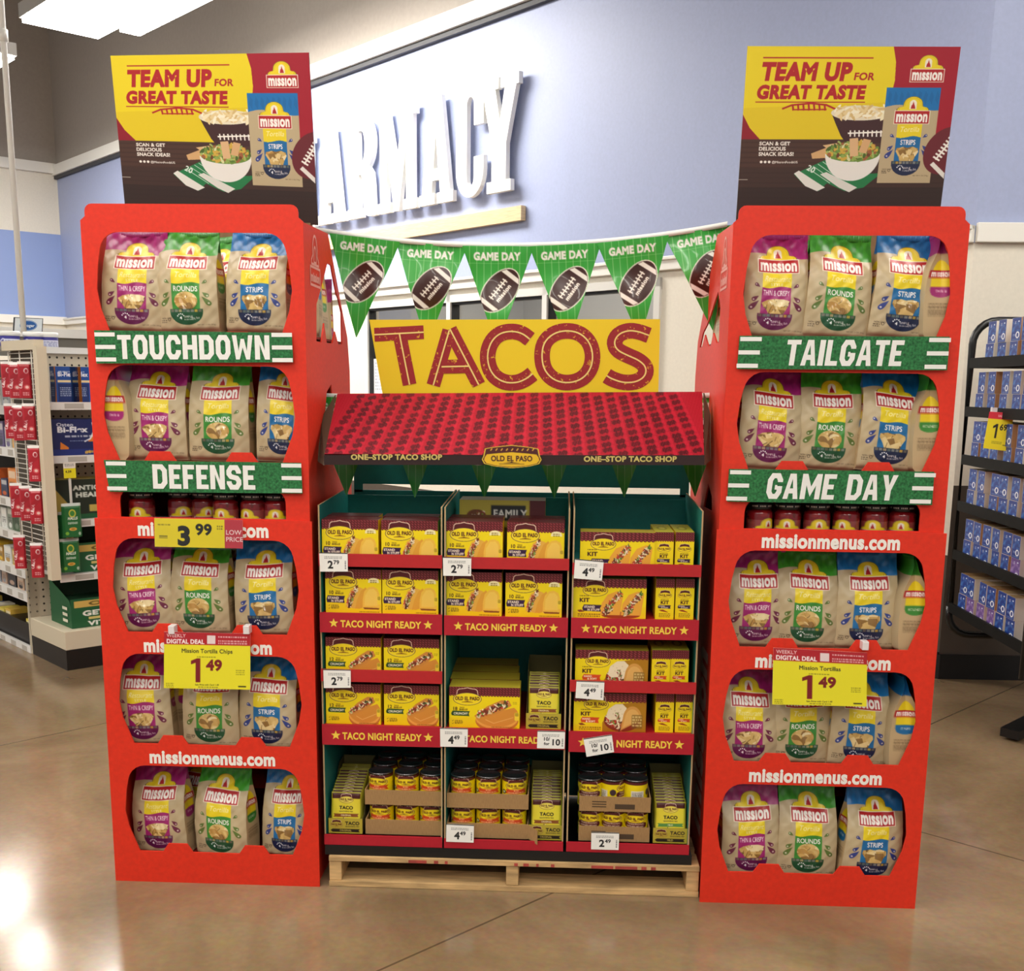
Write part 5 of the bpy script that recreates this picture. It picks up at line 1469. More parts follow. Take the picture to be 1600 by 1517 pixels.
# ------------------------------------------------------------------ cardboard display shell: base tray, back, roof, sign
TEAL = mat('teal_cardboard', '#14807a', .6, noise=.03, scale=50)
TEALD = mat('teal_cardboard_edge', '#3d8f88', .7)
CRIM = mat('crimson_cardboard', '#b3162a', .5, noise=.02, scale=80)
CRIM2 = mat('scarlet_lip', '#b81e24', .5, noise=.02, scale=80)
BASEB = mat('black_tray', '#0c0b0b', .45)
GOLD = mat('yellow_print', '#f2d04a', .5)
EDGE = mat('board_edge', '#b79b72', .8)
YF = 2.90
zp = lambda x, y, Y=YF: float(at(x, y, Y=Y)[2])
xp = lambda x, y, Y=YF: float(at(x, y, Y=Y)[0])
shell = thing('taco_display', 'wide taco display shell with red roof, yellow TACOS sign and black base tray', 'display stand', (0, YF, 0))
O0 = np.array([0, YF, 0])
SX0, SX1 = -.636, .376
b = MB(); b.box(SX0+.004, SX1-.004, -.008, .42, PT+.001, .1165); b.build('base_tray', BASEB, shell)
# back board, in two pieces with a slot between them
b = MB(); b.box(SX0+.02, SX1-.005, .42, .425, .127, 1.055); b.box(SX0+.02, SX1-.005, .42, .425, 1.073, 1.27)
b.box(SX0+.02, -.59, .42, .425, 1.048, 1.073); b.box(.345, SX1-.005, .42, .425, 1.048, 1.073); b.build('back_panel', TEAL, shell)
# awning
AR0, AR1 = [at(507, 709, Y=2.90), at(1100, 713, Y=2.90)], [at(1097, 612, Y=3.12), at(527, 615, Y=3.12)]
rl, rr0 = AR0[0]-O0, AR0[1]-O0
rtr, rtl = AR1[0]-O0, AR1[1]-O0
aw = link('awning_roof', art_plate('awning_roof', art_awning().out(), rl, rr0, rtr, rtl, .006, '#5a1a1c', art_mat('awning_print', .6, .3, 0, .15, 200)), shell)
FA = mat('fascia_brown', '#2a1212', .45)
fl_, frt = at(507, 726, Y=2.90)-O0, at(1100, 726.5, Y=2.90)-O0
b = MB()
b.prism([[(0, 0), (1, 0), (1, 1), (0, 1)]], fl_+np.array([0, -.004, 0]), frt-fl_, (rl+rr0)/2-(fl_+frt)/2, np.array([0, .004, 0]))
fas = b.build('fascia', FA, shell)
UF = (frt-fl_)/np.linalg.norm(frt-fl_)
for px, py, w_ in ((619.5, 718, .26), (984.5, 721, .265)):
    b = MB(); p = at(px, py, Y=2.895)-O0; b.text('ONE–STOP TACO SHOP', p+np.array([0, -.0005, 0]), UF, ZV, .0145, 0, 'c', .04, 1.1, maxw=w_*.95); b.build('lettering', mat('fascia_gold_print', '#cdb96a', .5), fas)
# badge
cb = Cv(1.7, .64, 150, '#241012')
badge = [(.06, .30), (.10, .10), (.30, .06), (.55, .03), (.85, .0), (1.15, .03), (1.40, .06), (1.60, .10), (1.64, .30), (1.69, .40), (1.62, .52), (1.35, .59), (.85, .64), (.35, .59), (.08, .52), (.01, .40)]
cb.poly(badge, '#e0c23a'); cb.poly([(.85+(p[0]-.85)*.955, .33+(p[1]-.33)*.92) for p in badge], '#4a1418')
cb.poly([(.10, .34), (.16, .26), (.45, .23), (.85, .20), (1.25, .23), (1.54, .26), (1.60, .34), (1.62, .42), (1.55, .50), (1.3, .56), (.85, .60), (.4, .56), (.15, .50), (.08, .42)], '#e3b81e')
for i in range(9): cb.line([(.26+i*.145, .16), (.31+i*.145, .10)], .03, '#d8a43a')
cb.text('OLD EL PASO', .85, .44, .155, '#3c1014', 'c', .035, .9, maxw=1.32); cb.poly([(.60, .50), (.82, .47), (.85, .45), (.88, .47), (1.1, .50)], '#3c1014'); cb.rect(.5, .515, 1.2, .525, '#3c1014')
bi = cb.out()
b00, b10, b11, b01 = [at(x, y, Y=2.885)-O0 for x, y in ((752, 731), (847, 731.5), (847, 695.5), (752, 695))]
ny, nx = bi.shape[:2]
Vb, Fb, Cb = art_sheet(bi, lambda u, v: tuple((b00*(1-u)[..., None]*(1-v)[..., None]+b10*(u*(1-v))[..., None]+b11*(u*v)[..., None]+b01*((1-u)*v)[..., None])[..., i] for i in range(3)))
mk = Cv(1.7, .64, 150, '#000000', 1); mk.poly(badge, '#ffffff'); mk = (mk.A[..., 0] > .5).ravel()
Fb = Fb[mk[Fb].all(1)]
Vb2 = Vb+np.array([0, .004, 0]); n_ = len(Vb)
me = mesh_np('badge', np.concatenate([Vb, Vb2]), np.concatenate([Fb, Fb[:, ::-1]+n_]), art_mat('printed_card', .5), np.concatenate([Cb, Cb*0+.05]))
link('badge', me, fas)
KB = mat('awning_flap_card', '#5f5a48', .8)
for sg, (xa, xb, quad) in zip((-1, 1), ((0, 0, [(507, 727), (498, 721), (502, 655), (525, 617)]), (0, 0, [(1100, 727), (1109, 719), (1109, 648), (1099, 614)]))):
    d = [at(quad[0][0], quad[0][1], Y=2.905)-O0, at(quad[1][0], quad[1][1], Y=2.98)-O0, at(quad[2][0], quad[2][1], Y=3.08)-O0, at(quad[3][0], quad[3][1], Y=3.12)-O0]
    b = MB(); T_ = np.array([.003*sg, .002, 0])
    b.add([*d, *[p+T_ for p in d]], [(0, 1, 2, 3), (7, 6, 5, 4), (0, 4, 5, 1), (1, 5, 6, 2), (2, 6, 7, 3), (3, 7, 4, 0)]); b.build('awning_flap', KB, shell)
# TACOS sign with inline letters
SGY = 3.13
c = [at(x, y, Y=SGY)-O0 for x, y in ((598, 618), (1028.5, 618), (1031.5, 498.5), (577, 499.5))]
b = MB(); Nn = np.array([0, .005, 0])
b.add([*c, *[p+Nn for p in c]], [(0, 1, 2, 3), (7, 6, 5, 4), (0, 4, 5, 1), (1, 5, 6, 2), (2, 6, 7, 3), (3, 7, 4, 0)])
sg = b.build('header_sign', mat('sign_yellow', '#e6c80a', .5), shell)
DR = mat('sign_red_letter', '#930f16', .5); 
# worn print: small flecks of the yellow ground show through the red
ntl = DR.node_tree; tcn = ntl.nodes.new('ShaderNodeTexCoord'); nzn = ntl.nodes.new('ShaderNodeTexNoise'); nzn.inputs['Scale'].default_value = 95; nzn.inputs['Detail'].default_value = 6; nzn.inputs['Roughness'].default_value = .7
rmp = ntl.nodes.new('ShaderNodeValToRGB'); rmp.color_ramp.interpolation = 'CONSTANT'
rmp.color_ramp.elements[0].position = 0; rmp.color_ramp.elements[0].color = list(s2l(hx('#930f16')))+[1]
rmp.color_ramp.elements[1].position = .615; rmp.color_ramp.elements[1].color = list(s2l(hx('#dba81c')))+[1]
ntl.links.new(tcn.outputs['Object'], nzn.inputs['Vector']); ntl.links.new(nzn.outputs['Fac'], rmp.inputs[0]); ntl.links.new(rmp.outputs[0], ntl.nodes['Principled BSDF'].inputs['Base Color'])
def tq(x, y):      # point of the sign face, in the sign's own print
    return at(x, y, Y=SGY-.0008)-O0
LET = {'T': ([[(585, 523), (662, 519)], [(624, 521), (640, 601)]], 13), 'A': ([[(677, 602), (702, 516)], [(703, 514), (748, 601)], [(690, 573), (733, 572)]], 13),
       'C': ([[(828, 530), (815, 520), (798, 517), (780, 521), (767, 534), (761, 554), (764, 575), (774, 590), (790, 598), (808, 598), (822, 592), (832, 584)]], 16),
       'O': ([[(886, 516), (906, 520), (921, 534), (927, 555), (923, 577), (909, 593), (887, 599), (865, 594), (850, 578), (846, 556), (850, 534), (866, 520)]], 16),
       'S': ([[(1014, 524), (998, 518), (982, 516), (966, 522), (959, 535), (964, 547), (980, 555), (999, 563), (1010, 574), (1008, 588), (994, 597), (974, 598), (956, 592), (948, 587)]], 16)}
b = MB()
for L, (paths, wpx) in LET.items():
    for pi_, P in enumerate(paths):
        dv = np.array([0, -.0003*pi_, 0])
        cl = L == 'O'
        if len(P) > 4:   # smooth the curve
            Pn = [np.array(p, float) for p in P]
            for _ in range(2):
                Qn = [] if cl else [Pn[0]]
                m_ = len(Pn)
                for i in range(m_ if cl else m_-1):
                    a_, b_ = Pn[i], Pn[(i+1) % m_]; Qn += [a_*.75+b_*.25, a_*.25+b_*.75]
                if not cl: Qn.append(Pn[-1])
                Pn = Qn
            P = [tuple(p) for p in Pn]
        for q in ribbon(P, wpx+8.5, cl): b.add([tq(*p)+dv for p in q], [(0, 1, 2, 3)], 0)
        for q in ribbon(P, 2.3, cl): b.add([tq(*p)+dv+np.array([0, -.0008, 0]) for p in q], [(0, 1, 2, 3)], 1)
b.build('lettering', [DR, mat('sign_inline_yellow', '#e8cf7a', .5)], sg)

# ------------------------------------------------------------------ the three shelf units
UX = [(-.6340, -.3085), (-.3035, .0225), (.0310, .3640)]
UN = ['left', 'middle', 'right']
DEP = .40
# shelf floor heights and printed fronts: (z low, z high, printed?)
FR = [[(zp(615, 886), zp(615, 866), 0), (zp(595, 989), zp(595, 958), 1), (zp(620, 1066), zp(620, 1047), 0), (zp(600, 1164.5), zp(600, 1133), 1), (.117, zp(600, 1305), 2)],
      [(zp(790, 889), zp(790, 871), 0), (zp(790, 993.5), zp(790, 963), 1), (zp(785, 1168), zp(785, 1138), 1), (.117, zp(760, 1311), 2)],
      [(zp(1010, 899.5), zp(1010, 881), 0), (zp(990, 998), zp(990, 966.5), 1), (zp(1000, 1082), zp(1000, 1064), 0), (zp(990, 1176), zp(990, 1144), 1), (.117, zp(985, 1317), 2)]]
FR = [[(a, b_, k) for a, b_, k in col] for col in FR]
TIER = [[0, 0, 0, 0, 0] for _ in range(3)]
STAR = lambda cx, cy, r: [(cx+(r if i % 2 == 0 else r*.42)*math.sin(math.pi*i/5), cy+(r if i % 2 == 0 else r*.42)*math.cos(math.pi*i/5)) for i in range(10)]
for ci, (x0, x1) in enumerate(UX):
    o = thing('shelf_unit', f'{UN[ci]} teal and red cardboard shelf unit of the taco display', 'shelf unit', (x0, YF, .128), 0, 'taco shelf units')
    W = x1-x0; z0 = -.128
    for sd in (0, 1):
        ztop = 1.052+z0
        loop = [(0, 0), (DEP, 0), (DEP, ztop+.01), (.17, ztop+.005), (.0, ztop-.0)]
        b = MB(); b.prism([loop], (0 if sd == 0 else W-.004, .0, 0), (0, 1, 0), ZV, np.array([.004, 0, 0]), 0, 1); b.build('side_wall', [TEAL, EDGE], o)
    b = MB(); b.box(.004, W-.004, DEP-.004, DEP, 0, .915); b.build('back_wall', TEAL, o)
    for (za, zb, kind) in FR[ci]:
        za += z0; zb += z0
        f0 = MB(); f0.box(.0, W, -.006, -.001, za, zb)
        fo = f0.build('shelf_front', [CRIM2 if kind == 0 else CRIM], o)
        fl0 = {0: za+.004, 1: zb-.004, 2: zb-.004}[kind]
        if kind < 2:
            b = MB(); b.box(.0045, W-.0045, 0, DEP-.005, fl0-.004, fl0); b.build('shelf', [TEAL if kind == 0 else CRIM2], o)
        TIER[ci][[q[0] for q in FR[ci]].index(za-z0)] = fl0+.128
        if kind == 1:
            hh = (zb-za)
            b = MB(); cx = W*.5
            b.text('TACO NIGHT READY', (cx, -.0066, za+hh*.30), (1, 0, 0), ZV, hh*.36, 0, 'c', .035, .92, maxw=W*.66)
            for sx_ in (W*.115, W*.885):
                S_ = STAR(sx_, za+hh*.48, hh*.24)
                b.add([(p[0], -.0066, p[1]) for p in S_], [tuple(t) for t in tessellate_polygon([[Vector((*p, 0)) for p in S_]])])
            b.build('lettering', GOLD, fo)
print('TIERS', TIER)

# ------------------------------------------------------------------ cartons on the shelves
def box_maker(kind):
    def mk():
        nm = 'taco_box'
        if kind == 's10': me = art_box(nm, .149, .075, .117, art_shell('10').out(), '#e9c51c', top='#5d1219')
        elif kind == 's12': me = art_box(nm, .149, .075, .112, art_shell('12').out(), '#e9c51c', top='#5d1219')
        elif kind == 's18': me = art_box(nm, .190, .08, .113, art_shell('18').out(), '#e9c51c', top='#b9a72f')
        elif kind in ('kstand', 'ksoft'): me = art_box(nm, .193, .07, .106, art_kit(kind[1:]).out(), '#e9c51c', top='#b9a72f')
        elif kind in ('nstand', 'nsoft'): me = art_box(nm, .0485, .17, .108, art_kit_side(kind[1:]).out(), '#e9c51c', top=art_carton_top().out())
        o = bpy.data.objects.new(nm, me); COL.objects.link(o); o['category'] = 'food box'
        bv = None
        return o
    return mk
def put_box(kind, px, tier, ci, dy, label, group, yaw=0., bottom_px=None):
    Y = YF+.012+dy
    return place(('box', kind), box_maker(kind), (xp(px[0], px[1], Y), Y, TIER[ci][tier]+.0006), (0, 0, yaw), label, group)
g10, g12 = 'ten-shell taco boxes', 'twelve-shell taco boxes'
for ci, xs in ((0, ((547, 840), (640, 842))), (1, ((741, 842), (837, 842)))):
    for j, p in enumerate(xs):
        sd = ['left', 'right'][j]
        put_box('s10', p, 0, ci, 0, f'yellow ten-shell taco box, front {sd}, top tray of {UN[ci]} shelf unit', g10)
        put_box('s10', (p[0]+2, p[1]), 0, ci, .085+.004*j, f'ten-shell taco box behind the front {sd} one, top tray of {UN[ci]} unit', g10, .01)
for ci, xs in ((0, ((552, 920), (641, 922))), (1, ((740, 925), (834, 925)))):
    for j, p in enumerate(xs):
        put_box('s10', p, 1, ci, .004, f'yellow ten-shell taco box, {["left", "right"][j]}, second tray of {UN[ci]} shelf unit', g10)
for tier, xs, wn in ((2, ((552, 1020), (643, 1022)), 'third'), (3, ((552, 1100), (643, 1100)), 'fourth')):
    for j, p in enumerate(xs):
        put_box('s12', p, tier, 0, .003, f'yellow twelve-shell taco box, {["left", "right"][j]}, {wn} tray of left shelf unit', g12)
for k in range(4):
    put_box('s18', (757, 1100), 2, 1, .0+k*.084, ['yellow eighteen-shell crunchy taco box at the front of the middle shelf unit', 'eighteen-shell taco box second in the row, middle shelf unit', 'eighteen-shell taco box third in the row, middle shelf unit', 'eighteen-shell taco box last in the row, middle shelf unit'][k], 'eighteen-shell taco boxes', [0, .01, -.01, .0][k])
kg = 'taco kit boxes'
put_box('kstand', (965, 850), 0, 2, 0, 'wide yellow stand-up taco kit box on the top tray of the right shelf unit', kg)
put_box('kstand', (952, 935), 1, 2, 0, 'wide yellow stand-up taco kit box on the second tray of the right shelf unit', kg)
put_box('ksoft', (956, 1035), 2, 2, 0, 'wide yellow hard and soft taco kit box, third tray of right shelf unit', kg)
put_box('ksoft', (953, 1112), 3, 2, 0, 'wide yellow hard and soft taco kit box, fourth tray of right shelf unit', kg)
for tier, xs, k, wn in ((0, (1038, 1070), 'nstand', 'top'), (1, (1039, 1070), 'nstand', 'second'), (2, (1033, 1062), 'nsoft', 'third'), (3, (1038.5, 1069.5), 'nsoft', 'fourth')):
    for j, x in enumerate(xs):
        put_box(k, (x, [850, 935, 1035, 1112][tier]), tier, 2, .004+.004*j, f'narrow end-on taco kit box, {["left", "right"][j]} of two, {wn} tray of right unit', 'end-on taco kit boxes')
# family carton lying on top at the back of the middle unit
fb = art_box('family_box', .235, .10, .075, art_family().out(), '#b9a83a', top='#b3ada0')
o = link('family_box', fb, None, (xp(785, 795, 3.08), 3.075, TIER[1][0]+.083)); tag(o, 'family-size taco carton with black FAMILY panel behind the middle top boxes', 'food box')
sp = MB(); sp.box(-.115, .115, .002, .09, 0, .081); o2 = sp.build('riser_box', mat('riser_card', '#9a8a3a', .7), None, (o.location.x, 3.085, TIER[1][0]+.001)); tag(o2, 'plain yellow-brown carton under the family-size box', 'carton')

# ---- cans in cardboard trays
CANM = art_mat('can_label_print', .35, .5, .2)
STEEL = mat('can_steel_dark', '#2a2a2c', .25, .9)
STEEL2 = mat('can_rim_steel', '#8d8d90', .25, .9)
CR, CH = .0335, .083
def can_maker(kind):
    def mk():
        o = thing('food_can', '', 'can')
        ink = art_can(kind).out()
        def pos(u, v):
            a = math.pi*1.5+(u-.5)*2*math.pi
            return CR*np.cos(a), CR*np.sin(a), .004+v*(CH-.008)
        V, F, Cc = art_sheet(ink, pos); link('can_body', mesh_np('can_body', V, F, CANM, Cc, True), o)
        b = MB(); b.lathe([(0, CH-.006), (CR*.88, CH-.006), (CR*.90, CH-.002), (CR*.93, CH), (CR*1.01, CH-.001), (CR*1.01, CH-.004), (CR, CH-.006)], 32, 0); b.lathe([(0, CH-.0055), (CR*.55, CH-.0055), (CR*.56, CH-.0045), (CR*.6, CH-.0055)], 24, 0); b.build('lid', STEEL, o)
        b = MB(); b.lathe([(CR*.93, CH-.0005), (CR*.96, CH+.0006), (CR*1.012, CH-.0006), (CR*1.012, CH-.003)], 32, 0); b.build('rim', STEEL2, o); b = MB(); b.lathe([(CR*.9, 0), (CR*1.01, .001), (CR*1.01, .004), (CR, .005)], 32, 0); b.build('rim', STEEL2, o)
        return o
    return mk
CORR = mat('corrugated_card', '#a58257', .85, 0, .2, .06, 70, .05, stretch=(12, 1, 1))
CORT = mat('corrugated_print', '#4d3b28', .8)
def can_tray(x0, x1, Y, z, zl, label, notch=False, prt=False, flap=False):
    o = thing('can_tray', label, 'cardboard tray', ((x0+x1)/2, Y, z), 0, 'brown can trays')
    w = x1-x0; d = .235
    b = MB(); b.box(-w/2, w/2, 0, .003, 0, zl)
    if prt:
        for i in range(3): b.add([(-w*.32+px, -.0004, zl*.62-i*zl*.17+pz) for px, pz in ((0, 0), (w*.2, 0), (w*.2, .003), (0, .003))], [(0, 1, 2, 3)], 1)
        b.add([(w*.0+px, -.0004, zl*.18+pz) for px, pz in ((0, 0), (w*.28, 0), (w*.28, zl*.34), (0, zl*.34))], [(0, 1, 2, 3)], 1)
    b.build('front_lip', [CORR, CORT], o)
    b = MB(); b.box(-w/2, -w/2+.003, .003, d, 0, zl); b.box(w/2-.003, w/2, .003, d, 0, zl); b.box(-w/2, w/2, d-.003, d, 0, zl); b.build('tray_side', CORR, o)
    b = MB(); b.box(-w/2+.003, w/2-.003, .003, d-.003, .0004, .0025); b.build('tray_floor', CORR, o)
    if flap:
        b = MB(); b.obox((w/2, 0, .002), (.026, -.028, -.006), (.001, .001, 0), (0, 0, zl*.95)); b.build('torn_flap', CORR, o)
    return o
cgrp = 'stacked cans on the bottom shelf'
LB = ['left', 'middle', 'right']
def cans(ci, pxs_low, pxs_up, kind, Y, x0, x1, zb, prt, flap):
    zl = .042
    t1 = can_tray(x0, x1, Y, zb, zl, f'lower brown can tray on the bottom shelf of the {UN[ci]} shelf unit', prt=prt, flap=flap)
    z2 = zb+.0025+CH+.001
    t2 = can_tray(x0, x1, Y-.002, z2, zl, f'upper brown can tray on the bottom shelf of the {UN[ci]} shelf unit', prt=prt)
    for lvl, pxs, z in ((0, pxs_low, zb+.003), (1, pxs_up, z2+.003)):
        for row in range(3):
            for j, px in enumerate(pxs):
                yy = Y+.004+CR+.002+row*(2*CR+.004)
                x = xp(px, 1270 if lvl == 0 else 1210, Y+.005)+row*.002
                lv = 'lower' if lvl == 0 else 'upper'
                rw = ['front', 'second', 'rear'][row]
                if lvl == 0 and row > 0: continue      # nothing of these shows between the trays
                dz = 0
                yaw = random.uniform(-.25, .25)
                if kind == 'bean' and lvl == 1 and row == 0: yaw = [-.1, 1.25, 2.4][j]
                if kind == 'bean' and lvl == 1 and row > 0: dz = 0
                what = 'yellow-labelled refried bean can' if kind == 'bean' else 'yellow-labelled red sauce can'
                place(('can', kind), can_maker(kind), (x, yy, z+dz), (0, 0, yaw), f'{what}, {LB[j]} of {rw} row, {lv} tray, {UN[ci]} shelf unit', cgrp)
zb = [TIER[0][4]+.001, TIER[1][3]+.001, TIER[2][4]+.001]
cans(0, (594, 634, 673), (592, 633, 673), 'red', 2.915, xp(571, 1290, 2.915), xp(692.5, 1290, 2.915), zb[0], False, False)
cans(1, (722, 762, 803), (722, 762, 803), 'red', 2.915, xp(698, 1300, 2.915), xp(825, 1300, 2.915), zb[1], False, True)
cans(2, (923, 959, 995), (923, 959, 995), 'bean', 2.915, xp(904, 1300, 2.915), xp(1015, 1300, 2.915), zb[2], True, False)

# ---- seasoning packets in their cartons
PKM = art_mat('packet_print', .45, .4, .0, .1, 40)
def packet_maker(kind):
    def mk():
        ink = art_packet(kind).out(); w, h = .083, .104
        def pos(u, v):
            t = 2*u-1; e = np.clip(np.minimum(np.minimum(u, 1-u), np.minimum(v, 1-v))*12, 0, 1)
            return t*w/2, -.0035*e-.0008*np.sin(14*u+9*v), v*h
        V, F, Cc = art_sheet(ink, pos); n = len(V)
        V2 = V.copy(); V2[:, 1] = -V2[:, 1]*.8+.0002
        F2 = F[:, ::-1]+n
        me = mesh_np('seasoning_packet', np.concatenate([V, V2]), np.concatenate([F, F2]), PKM, np.concatenate([Cc, np.tile(s2l(hx('#a9a02c')), (n, 1))]), True)
        o = bpy.data.objects.new('seasoning_packet', me); COL.objects.link(o); o['category'] = 'seasoning packet'
        return o
    return mk
ORD = ['front', 'second', 'third', 'fourth', 'fifth', 'sixth', 'seventh', 'eighth', 'ninth', 'tenth', 'eleventh', 'twelfth']
CAM_ = art_mat('printed_carton', .42)
def packet_carton(kind, pxc, pyb, Y, z, where, n, hclip=.0385, topz=.0):
    w, d = .094, .23
    x = xp(pxc, pyb, Y)
    o = thing('packet_carton', f'olive carton of {kind.lower()} taco seasoning packets on the {where}', 'display carton', (x, Y, z), 0, 'seasoning cartons')
    ink = art_carton(kind).out()
    link('front_lip', art_plate('front_lip', ink, (-w/2, 0, 0), (w/2, 0, 0), (w/2, 0, w*.46), (-w/2, 0, w*.46), .002, '#8d7f3a', CAM_), o)
    side = mat('carton_side_olive', '#6d6434', .7)
    for s_ in (-1, 1):
        b = MB(); b.prism([[(0, 0), (d, 0), (d, .15), (.16, .15), (.03, w*.46), (0, w*.46)]], (s_*(w/2-.001)-.0005, .002, 0), (0, 1, 0), ZV, np.array([.0012, 0, 0])); b.build('carton_side', side, o)
    b = MB(); b.box(-w/2+.001, w/2-.001, d-.002, d, 0, .15); b.box(-w/2+.001, w/2-.001, .002, d, .0003, .0015); b.build('carton_back', side, o)
    for k in range(n):
        y = Y+.0085+k*.0145
        zz = z+.0085+min(k, 8)*.0032+random.uniform(-.001, .001)
        place(('packet', kind), packet_maker(kind), (x+random.uniform(-.001, .001), y, zz), (math.radians(-9-k*.2), 0, random.uniform(-.01, .01)), f'{ORD[k]} {kind.lower()} taco seasoning packet in the carton on the {where}', f'seasoning packets on the {where}')
packet_carton('ORIGINAL', 540, 1300, 2.913, zb[0], 'bottom shelf of the left unit', 12)
packet_carton('ORIGINAL', 853, 1305, 2.913, zb[1], 'bottom shelf of the middle unit', 12)
packet_carton('MILD', 1047, 1315, 2.913, zb[2], 'bottom shelf of the right unit', 12)
packet_carton('ORIGINAL', 849, 1135, 2.913, TIER[1][2]+.001, 'upper shelf of the middle unit', 7)

# ---- small white price tags
def small_tag(quad, a, b_, label, Y=YF-.010, multi=False, i=1):
    price_sign('price_tag', art_price(a, b_, 1.45, i, multi).out(), quad, Y, label, cat='price tag', group='white price tags on the taco shelves')
small_tag([(500, 893), (543.5, 893), (543, 864), (498.5, 863)], '2', '79', 'white 2.79 tag on the top lip of the left shelf unit')
small_tag([(692.5, 899.5), (736, 900), (736.5, 871), (692, 870)], '2', '79', 'white 2.79 tag on the top lip of the middle shelf unit', i=2)
small_tag([(896.5, 903.5), (940.5, 907), (943.5, 877), (898.5, 873)], '4', '49', 'tilted white 4.49 tag on the top lip of the right shelf unit', i=3)
small_tag([(506, 1075), (548, 1074.5), (548, 1046.5), (505, 1045.5)], '2', '79', 'white 2.79 tag on the middle lip of the left shelf unit', i=4)
small_tag([(899, 1090.5), (943, 1094), (944.5, 1065), (901, 1063.5)], '4', '49', 'tilted white 4.49 tag on the middle lip of the right shelf unit', i=5)
small_tag([(688, 1166.5), (730.5, 1167), (731, 1138), (687.5, 1137)], '4', '49', 'white 4.49 tag between the left and middle lower shelf fronts', i=6)
small_tag([(839, 1169), (882, 1170), (883, 1142.5), (840, 1141.5)], '', '', 'white 10 for 10 tag at the right end of the middle shelf front', multi=True, i=7)
small_tag([(916.5, 1182.5), (959.5, 1175), (956, 1147.5), (911.5, 1154)], '', '', 'strongly tilted white 10 for 10 tag on the right shelf front', multi=True, i=8, Y=YF-.014)
small_tag([(697, 1315), (740, 1316.5), (740.5, 1289), (697.5, 1287)], '4', '49', 'white 4.49 tag on the lower can tray of the middle unit', i=9)
small_tag([(923.5, 1327), (966.5, 1328), (967.5, 1301), (924, 1300)], '2', '49', 'white 2.49 tag on the lower can tray of the right unit', i=10)

# ------------------------------------------------------------------ GAME DAY bunting
PENM = art_mat('pennant_film', .3, .5, .2, .15, 12)
pink = art_pennant().out()
ny, nx = pink.shape[:2]
def pennant_mesh(seed):
    r = np.random.default_rng(seed); a = r.uniform(0, 6, 4)
    W_, H_ = .200, .275
    V, F, Cc = art_sheet(pink, lambda u, v: ((u-.5)*W_*1.0, .006*np.sin(6*u+a[0])*(1-v)+.005*np.sin(9*v+a[1])+.003*np.sin(11*u+5*v+a[2]), (v-1)*H_))
    uu = np.tile(np.linspace(0, 1, nx), ny); vv = np.repeat(np.linspace(1, 0, ny), nx)
    half = .5*np.clip((vv+.005)/1.0, 0, 1)
    # squeeze each row onto the triangle's edge so that the outline is clean
    x = V[:, 0]; lim = half*W_
    V[:, 0] = np.clip(x, -lim-.0005, lim+.0005)
    keep = (np.abs((uu[F]-.5)).min(1) <= half[F].max(1))
    return mesh_np('pennant', V, F[keep], PENM, Cc, True)
PM = [pennant_mesh(s_) for s_ in range(4)]
def bunting(name, label, pts, Y, n, w0, px_first, pitch):
    """string through photograph points at depth Y"""
    P = [at(x, y, Y=Y) for x, y in pts]
    xs = np.array([p[0] for p in P]); zs = np.array([p[2] for p in P])
    cf = np.polyfit(xs, zs, 2)
    o = thing(name, label, 'bunting', (0, Y, 0))
    L = np.linspace(xs[0]-.02, xs[-1]+.02, 40)
    b = MB()
    V = []; F = []
    for i, x in enumerate(L):
        z = np.polyval(cf, x)
        V += [(x, -.002, z-.008), (x, -.003, z+.006), (x, .002, z+.006), (x, .002, z-.008)]
    for i in range(len(L)-1):
        for k in range(4): F.append((4*i+k, 4*i+(k+1) % 4, 4*i+4+(k+1) % 4, 4*i+4+k))
    b.add(V, F, 0, True); b.build('header_tape', mat('bunting_tape', '#efeee8', .4), o)
    for i in range(n):
        x = w0+i*pitch
        z = np.polyval(cf, x); sl = np.polyval(np.polyder(cf), x)
        q = link('pennant', PM[i % 4], o, (x, -.004, z-.004)); q.rotation_euler = (0, -math.atan(sl), 0)
    return o
YB1 = 3.30
w0 = at(571, 380, Y=YB1)[0]; w5 = at(1094, 372, Y=YB1)[0]
bunting('pennant_bunting', 'green GAME DAY football pennants strung high between the two red towers', [(500, 359), (617, 375), (780, 383), (940, 376), (1125, 352)], YB1, 6, w0, 0, (w5-w0)/5)
YB2 = 3.19
w0 = at(541, 640, Y=YB2)[0]; w5 = at(975, 640, Y=YB2)[0]
bunting('pennant_bunting', 'green pennants hanging below and behind the red awning roof', [(519, 618), (800, 622), (1108, 617)], YB2, 6, w0, 0, (w5-w0)/4)
for x, y, yy, k in ((513, 640, 3.06, 0), (1104, 640, 3.06, 1)):
    pass
